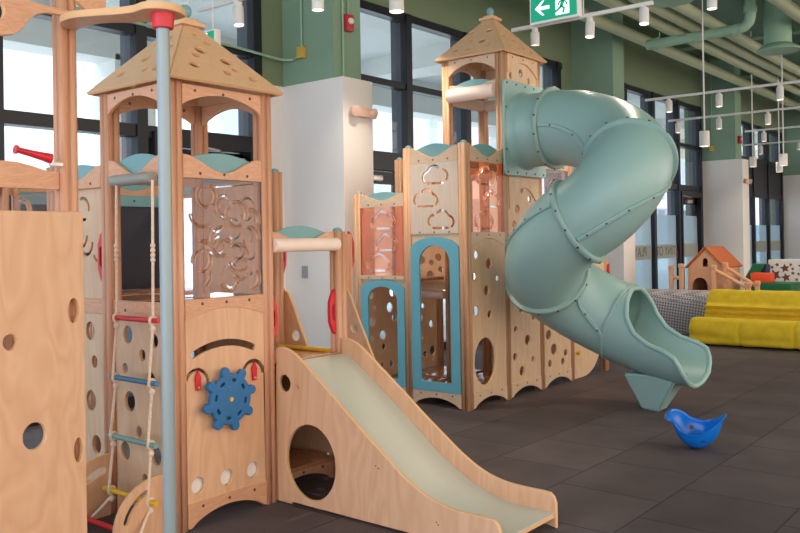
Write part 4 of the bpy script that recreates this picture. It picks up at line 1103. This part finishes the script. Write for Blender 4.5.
plate('mount_plate', 'x', -4.005, .022, rrect(6.40, 7.135, 2.02, 2.88, .04), [ell(HY+HR, 2.44, .32, .32, 48)], TUBE, TS, bev=.004, label='square mounting plate')
for k in range(5):
    for z in (2.05, 2.85): lathe('bolt', (-3.994, 6.45+k*.158, z), (1, 0, 0), [(.01, 0), (.01, .004), (.004, .007), (0, .007)], BOLT, TS, 8)
for z in (2.25, 2.63):
    for y in (6.43, 7.105): lathe('bolt', (-3.994, y, z), (1, 0, 0), [(.01, 0), (.01, .004), (.004, .007), (0, .007)], BOLT, TS, 8)
lathe('mouth_collar', (-4.0, HY+HR, 2.44), (1, 0, 0), [(RT+.03, .004), (RT+.018, .012), (RT+.004, .035), (RT, .06)], TUBE, TS, 48)
# open exit trough: wall angle either side of the bottom shrinks towards the end
TH = [(5.0, 179.5), (5.08, 160), (5.2, 136), (5.4, 112), (5.7, 95), (6.1, 86), (6.5, 83), (6.75, 77), (6.88, 62), (6.95, 40)]
def thint(t):
    for (a0, b0), (a1, b1) in zip(TH, TH[1:]):
        if a0 <= t <= a1: return b0+(b1-b0)*(t-a0)/(a1-a0)
    return TH[-1][1]
def exit_rows(r, grow=True):
    rows = []; ts = [5.0+1.95*(i/40) for i in range(41)]
    for t in ts:
        p, d, s, u = cframe(t); w = math.radians(thint(t)); row = []
        fl = 1.0+.16*max(0, (t-5.5)/1.4)**1.3
        for k in range(41):
            a = -PI/2-w+2*w*k/40
            row.append(p+(s*math.cos(a)*fl+u*math.sin(a))*r+Vector((0, 0, .02*max(0, t-6.4)**2)))
        rows.append(row)
    return rows
def exit_mesh():
    bm = bmesh.new(); O = exit_rows(RT+.006); I = exit_rows(RT-.016)
    Ov = [[bm.verts.new(v) for v in r] for r in O]; Iv = [[bm.verts.new(v) for v in r] for r in I]
    n = len(Ov); m = len(Ov[0])
    for i in range(n-1):
        for k in range(m-1):
            bm.faces.new((Ov[i][k], Ov[i][k+1], Ov[i+1][k+1], Ov[i+1][k])); bm.faces.new((Iv[i][k], Iv[i+1][k], Iv[i+1][k+1], Iv[i][k+1]))
        bm.faces.new((Ov[i][0], Ov[i+1][0], Iv[i+1][0], Iv[i][0])); bm.faces.new((Ov[i][-1], Iv[i][-1], Iv[i+1][-1], Ov[i+1][-1]))
    for k in range(m-1):
        bm.faces.new((Ov[0][k], Iv[0][k], Iv[0][k+1], Ov[0][k+1])); bm.faces.new((Ov[-1][k], Ov[-1][k+1], Iv[-1][k+1], Iv[-1][k]))
    return from_bm(bm, 50, False)
put('exit_trough', exit_mesh(), TUBE, TS)
mid = exit_rows(RT-.004)
rim = [r[0] for r in mid[1:]]+mid[-1][1:-1]+[r[-1] for r in mid[1:][::-1]]
bm = bmesh.new(); tube_bm(bm, rim, .021, 12, True, True); put('rim_lip', from_bm(bm, 60), TUBE, TS)
# foot
bm = bmesh.new()
tp = [(-3.02, 6.62), (-2.55, 6.62), (-2.55, 6.92), (-3.02, 6.92)]; bt = [(-2.90, 6.72), (-2.74, 6.70), (-2.74, 6.86), (-2.90, 6.86)]
tv = [bm.verts.new((x, y, .31)) for x, y in tp]; bv = [bm.verts.new((x, y, 0)) for x, y in bt]
bm.faces.new(tv); bm.faces.new(bv[::-1])
for k in range(4): bm.faces.new((tv[k], tv[(k+1) % 4], bv[(k+1) % 4], bv[k]))
bmesh.ops.bevel(bm, geom=list(bm.edges), offset=.018, segments=3, affect='EDGES')
put('foot', from_bm(bm, 50), TUBE, TS)

# ------------------------------------------------------------------ blue rocking bowl
def bowl():
    bm = bmesh.new(); n, m = 60, 200; rows = []
    for i in range(n+1):
        q = i/n; row = []
        for k in range(m):
            t = 2*PI*k/m; c2 = math.cos(2*t); wing = max(0, c2)**1.2
            lf = .5-.5*math.tanh(4*math.cos(t)); lf = .45+.55*lf
            c2 = c2+(lf-.45)/.55*(math.tanh(1.8*c2+.5)-c2) if lf > .46 else c2
            R = .160+.012*c2; H = .185+.046*c2+.03*wing*(lf-.45)/.55
            w = min(q/.84, 1)**.9*PI/2*.97; e = max(0, (q-.84)/.16)
            rr = R*(math.sin(w)*.95+.05*q)+e*(.008+.016*wing)+e*.012*wing*(lf-.45)/.55
            zz = H*(1-math.cos(w)**1.15)*.94+e*(.010+.018*wing)-e*e*.075*wing*(lf-.45)/.55+e*.02*wing*(1-lf)
            row.append((rr*math.cos(t), rr*math.sin(t), zz))
        rows.append(row)
    V = [[bm.verts.new(p) for p in r] for r in rows[1:]]; c = bm.verts.new((0, 0, 0))
    for k in range(m): bm.faces.new((c, V[0][k], V[0][(k+1) % m]))
    for A, B in zip(V, V[1:]):
        for k in range(m): bm.faces.new((A[k], B[k], B[(k+1) % m], A[(k+1) % m]))
    # two finger holes, one high on each wing side
    for a in (math.radians(118), math.radians(-62)):
        hc = Vector((.140*math.cos(a), .140*math.sin(a), .085))
        dead = [f for f in bm.faces if (f.calc_center_median()-hc).length < .019]
        bmesh.ops.delete(bm, geom=dead, context='FACES')
    bmesh.ops.recalc_face_normals(bm, faces=bm.faces)
    bmesh.ops.solidify(bm, geom=list(bm.faces), thickness=.006)
    return bm
bm = bowl()
Rm = Matrix.Translation((-2.075, 5.73, .004)) @ Matrix.Rotation(math.radians(8), 4, 'Z') @ Matrix.Rotation(math.radians(1), 4, 'Y') @ Matrix.Rotation(math.radians(9), 4, 'X')
bm.transform(Rm)
zmin = min(v.co.z for v in bm.verts); bm.transform(Matrix.Translation((0, 0, .001-zmin)))
o = put('rocker_bowl', from_bm(bm, 60, False), BILB, None, (-2.10, 5.72, 0)); setp(o, 'glossy blue curved plastic rocking bowl lying on the dark floor', 'toy')

# ------------------------------------------------------------------ background seating and toys
def loft(name, sec, xs, parent, mat, pinch=(), wr=0.0, seed=1, taper=.05):
    """sec: closed (y, z) outline swept along x, ends rounded, pinched at seams"""
    bm = bmesh.new(); rows = []
    cy_ = sum(p[0] for p in sec)/len(sec); cz_ = sum(p[1] for p in sec)/len(sec)
    x0, x1 = xs[0], xs[-1]
    from mathutils import noise
    for x in xs:
        e = min(x-x0, x1-x); s = 1.0
        if e < taper: s = .80+.20*math.sqrt(max(0, 1-(1-e/taper)**2))
        for q in pinch: s -= .045*math.exp(-((x-q)/.022)**2)
        row = []
        for (y, z) in sec:
            nn = noise.noise(Vector((x*3+seed, y*9, z*9)))*wr
            row.append(bm.verts.new((x, cy_+(y-cy_)*(s+nn), max(0.004, cz_+(z-cz_)*(s+nn)))))
        rows.append(row)
    m = len(sec)
    for A, B in zip(rows, rows[1:]):
        for k in range(m): bm.faces.new((A[k], A[(k+1) % m], B[(k+1) % m], B[k]))
    bm.faces.new(rows[0]); bm.faces.new(rows[-1][::-1])
    return put(name, from_bm(bm, 60, False), mat, parent)
SF = thing('sofa', 'long yellow quilted floor sofa at the right edge', 'sofa', (-3.1, 11.6, 0))
def closed_dense(P, n=5):
    P = list(P); out = []
    L = len(P)
    for i in range(L):
        p0, p1, p2, p3 = P[i-1], P[i], P[(i+1) % L], P[(i+2) % L]
        for k in range(n):
            t = k/n; out.append(tuple(.5*((2*p1[j])+(-p0[j]+p2[j])*t+(2*p0[j]-5*p1[j]+4*p2[j]-p3[j])*t*t+(-p0[j]+3*p1[j]-3*p2[j]+p3[j])*t**3) for j in range(2)))
    return out
seat = closed_dense([(11.16, .02), (11.09, .12), (11.07, .23), (11.13, .335), (11.24, .365), (11.36, .34), (11.46, .31), (11.54, .33), (11.62, .30), (11.72, .32), (11.78, .2), (11.78, .02)])
xs = [-4.12+.02*i for i in range(102)]
loft('seat', seat, xs, SF, SOFAM, (-3.46, -2.80), .05, 1, .10)
back = closed_dense([(11.50, .30), (11.45, .345), (11.52, .375), (11.46, .42), (11.53, .45), (11.47, .495), (11.55, .53), (11.60, .61), (11.66, .68), (11.74, .705), (11.83, .67), (11.90, .5), (11.98, .25), (12.02, .02), (11.80, .02), (11.72, .2)])
xs = [-4.04+.02*i for i in range(96)]
loft('backrest', back, xs, SF, SOFAM, (-3.46, -2.80), .05, 5, .06)

sec = [(12.22, .004), (12.20, .1), (12.19, .3), (12.21, .48), (12.26, .58), (12.35, .63), (12.48, .64), (12.60, .60), (12.68, .5), (12.72, .3), (12.72, .004)]
bm = bmesh.new(); rows = []
for i in range(31):
    x = -5.55+1.9*i/30
    rows.append([bm.verts.new((x, y, z)) for y, z in sec])
for A, B in zip(rows, rows[1:]):
    for k in range(len(sec)): bm.faces.new((A[k], A[(k+1) % len(sec)], B[(k+1) % len(sec)], B[k]))
bm.faces.new(rows[0]); bm.faces.new(rows[-1][::-1])
o = put('foam_barrier', from_bm(bm, 50), WEAVE, None, (-4.6, 12.45, 0)); setp(o, 'low grey diamond-patterned foam barrier behind the yellow sofa', 'foam barrier')

# toy playhouse
PH = thing('toy_playhouse', 'wooden toy playhouse with brown gable roof behind the yellow sofa', 'playhouse', (-4.5, 13.3, 0))
hx0, hx1, hy0, hy1 = -4.80, -4.26, 13.0, 13.75
hm = (hx0+hx1)/2
gab = [(hx0, .005), (hx1, .005), (hx1, .96), (hm, 1.24), (hx0, .96)]
plate('front_wall', 'y', hy0, .03, gab, [arch(-4.74, -4.50, .02, .66, .80), arch(hm-.045, hm+.035, .97, 1.05, 1.10)], HOUSEW, PH, EDGE)
plate('back_wall', 'y', hy1, .03, gab, [], HOUSEW, PH, EDGE)
for x in (hx0, hx1): box('side_wall', x-.015, x+.015, hy0+.02, hy1-.02, .005, .95, HOUSEW, PH, .002)
for s in (-1, 1):
    O = Vector((hm, (hy0+hy1)/2, 1.268)); V = Vector((s*.27, 0, -.28)); L = V.length; V.normalize(); U = Vector((0, 1, 0))
    plate('roof_panel', (O, U, V, U.cross(V)), 0, .025, rect(-.42, .42, 0, L+.05), [], HOUSER, PH)
for (x, y, h) in ((-5.02, 12.86, .93), (-4.86, 12.86, .95), (-4.36, 12.86, .93), (-4.22, 12.95, .97), (-3.86, 12.86, .68), (-3.76, 12.95, .70)):
    o = box('rail_post', x-.03, x+.03, y-.03, y+.03, .004, h, HOUSEW, PH, .005)
    box('post_knob', x-.04, x+.04, y-.04, y+.04, h, h+.07, HOUSEW, o, .018)
for (p, q) in (((-4.36, 12.86, .93), (-3.86, 12.86, .66)), ((-4.22, 12.95, .97), (-3.76, 12.95, .68)), ((-5.02, 12.86, .80), (-4.86, 12.86, .80)), ((-5.02, 12.86, .4), (-4.86, 12.86, .4))):
    tube('hand_rail', [p, q], .028, HOUSEW, PH, 12)
box('ramp', -4.36, -3.82, 12.84, 12.97, .30, .34, HOUSEW, PH, .004)

# soft play blocks
def block(name, label, o): return setp(o, label, 'foam block')
gb = plate('foam_block', 'y', 13.55, .5, [(-4.05, .004), (-3.75, .004)]+[(-3.62-.16*math.cos(PI*k/12), .40+.17*math.sin(PI*k/12)) for k in range(13)]+[(-3.46, .004), (-3.38, .004), (-3.38, .72), (-4.05, .72)], [], FOAMG, None, FOAMG, bev=.012, loc=(-3.7, 13.55, 0))
block('', 'large green foam block with arched opening behind the yellow sofa', gb)
rb = tube('foam_roll', [(-3.62, 13.58, .002), (-3.62, 13.58, .52)], .11, FOAMR, None, 24, (-3.62, 13.58, .002))
block('', 'red upright foam roll inside the arch of the green block', rb); rb['category'] = 'foam roll'
og = box('foam_block', -3.97, -3.66, 13.32, 13.5, .722, .87, FOAMO, None, .02, (-3.81, 13.41, .722)); block('', 'orange foam block lying on the green arch block', og)
wg = plate('foam_wedge', 'y', 13.63, .2, [(-4.15, .722), (-3.97, .722), (-3.80, 1.0), (-3.99, 1.0)], [], FOAMG, None, FOAMG, bev=.01, loc=(-3.87, 13.63, .722)); block('', 'green slanted foam block behind the orange block', wg)
ng = plate('foam_wedge', 'y', 13.62, .2, [(-3.945, .722), (-3.785, .722), (-3.785, .985)], [], FOAMD, None, FOAMD, bev=.01, loc=(-3.84, 13.62, .722)); block('', 'navy foam block between the green slanted block and star panel', ng)
SPN = thing('star_panel', 'white padded panel printed with brown stars at the right edge', 'padded panel', (-2.9, 14.0, 0))
box('panel_body', -3.86, -1.6, 13.85, 14.1, .004, 1.06, WHITE, SPN, .03)
STARM = plain('star_brown', (120, 62, 46), .6)
rnd = random.Random(8); pl = []
for k in range(4000):
    if len(pl) > 95: break
    R = rnd.choice((.10, .075, .035, .03)); x = rnd.uniform(-3.80, -2.5); z = rnd.uniform(.45, 1.0)
    if all(math.hypot(x-p, z-q) > (R+s)*.85+.01 for p, q, s in pl) and R+.02 < min(1.05-z, z):
        pl.append((x, z, R)); t0 = rnd.uniform(0, 1)
        P = [(x+R*(1 if j % 2 == 0 else .45)*math.cos(t0+PI*j/5), z+R*(1 if j % 2 == 0 else .45)*math.sin(t0+PI*j/5)) for j in range(10)]
        plate('star', 'y', 13.8485, .003, P, [], STARM, SPN, bev=0)

# ------------------------------------------------------------------ light
W = bpy.data.worlds.new('world'); S.world = W; W.use_nodes = True
nt = W.node_tree; bg = nt.nodes['Background']
tc = nt.nodes.new('ShaderNodeTexCoord'); sp = nt.nodes.new('ShaderNodeSeparateXYZ')
nt.links.new(tc.outputs['Generated'], sp.inputs[0])
mr = nt.nodes.new('ShaderNodeMapRange'); mr.interpolation_type = 'SMOOTHSTEP'
mr.inputs[1].default_value = 0.0; mr.inputs[2].default_value = 0.7
nt.links.new(sp.outputs[0], mr.inputs[0])
mx = nt.nodes.new('ShaderNodeMix'); mx.data_type = 'RGBA'
mx.inputs[6].default_value = (1.4, 1.75, 2.25, 1)      # daylight on the window side
mx.inputs[7].default_value = (1.75, 1.50, 1.28, 1)    # warm hall on the open side
nt.links.new(mr.outputs[0], mx.inputs[0]); nt.links.new(mx.outputs[2], bg.inputs['Color'])
bg.inputs['Strength'].default_value = 1.3
def spot(p, d, power, ang=105, col=(1, .84, .68)):
    l = bpy.data.lights.new('spot_lamp', 'SPOT'); l.energy = power; l.spot_size = math.radians(ang); l.spot_blend = .6
    l.shadow_soft_size = .04; l.color = col
    o = bpy.data.objects.new('spot_lamp', l); link(o); o.location = p
    o.rotation_euler = Vector(d).to_track_quat('-Z', 'Y').to_euler()
sun = bpy.data.lights.new('sun', 'SUN'); sun.energy = 6.0; sun.angle = .02; sun.color = (1, .97, .93)
so = bpy.data.objects.new('sun', sun); link(so); so.rotation_euler = Vector((-.42, .25, -.87)).to_track_quat('-Z', 'Y').to_euler()
for p, d, pw in LAMPS: spot(p, d, pw)
S.view_settings.view_transform = 'Standard'; S.view_settings.look = 'None'
S.view_settings.exposure = 0.25; S.view_settings.gamma = 1.0
S.view_settings.use_curve_mapping = False
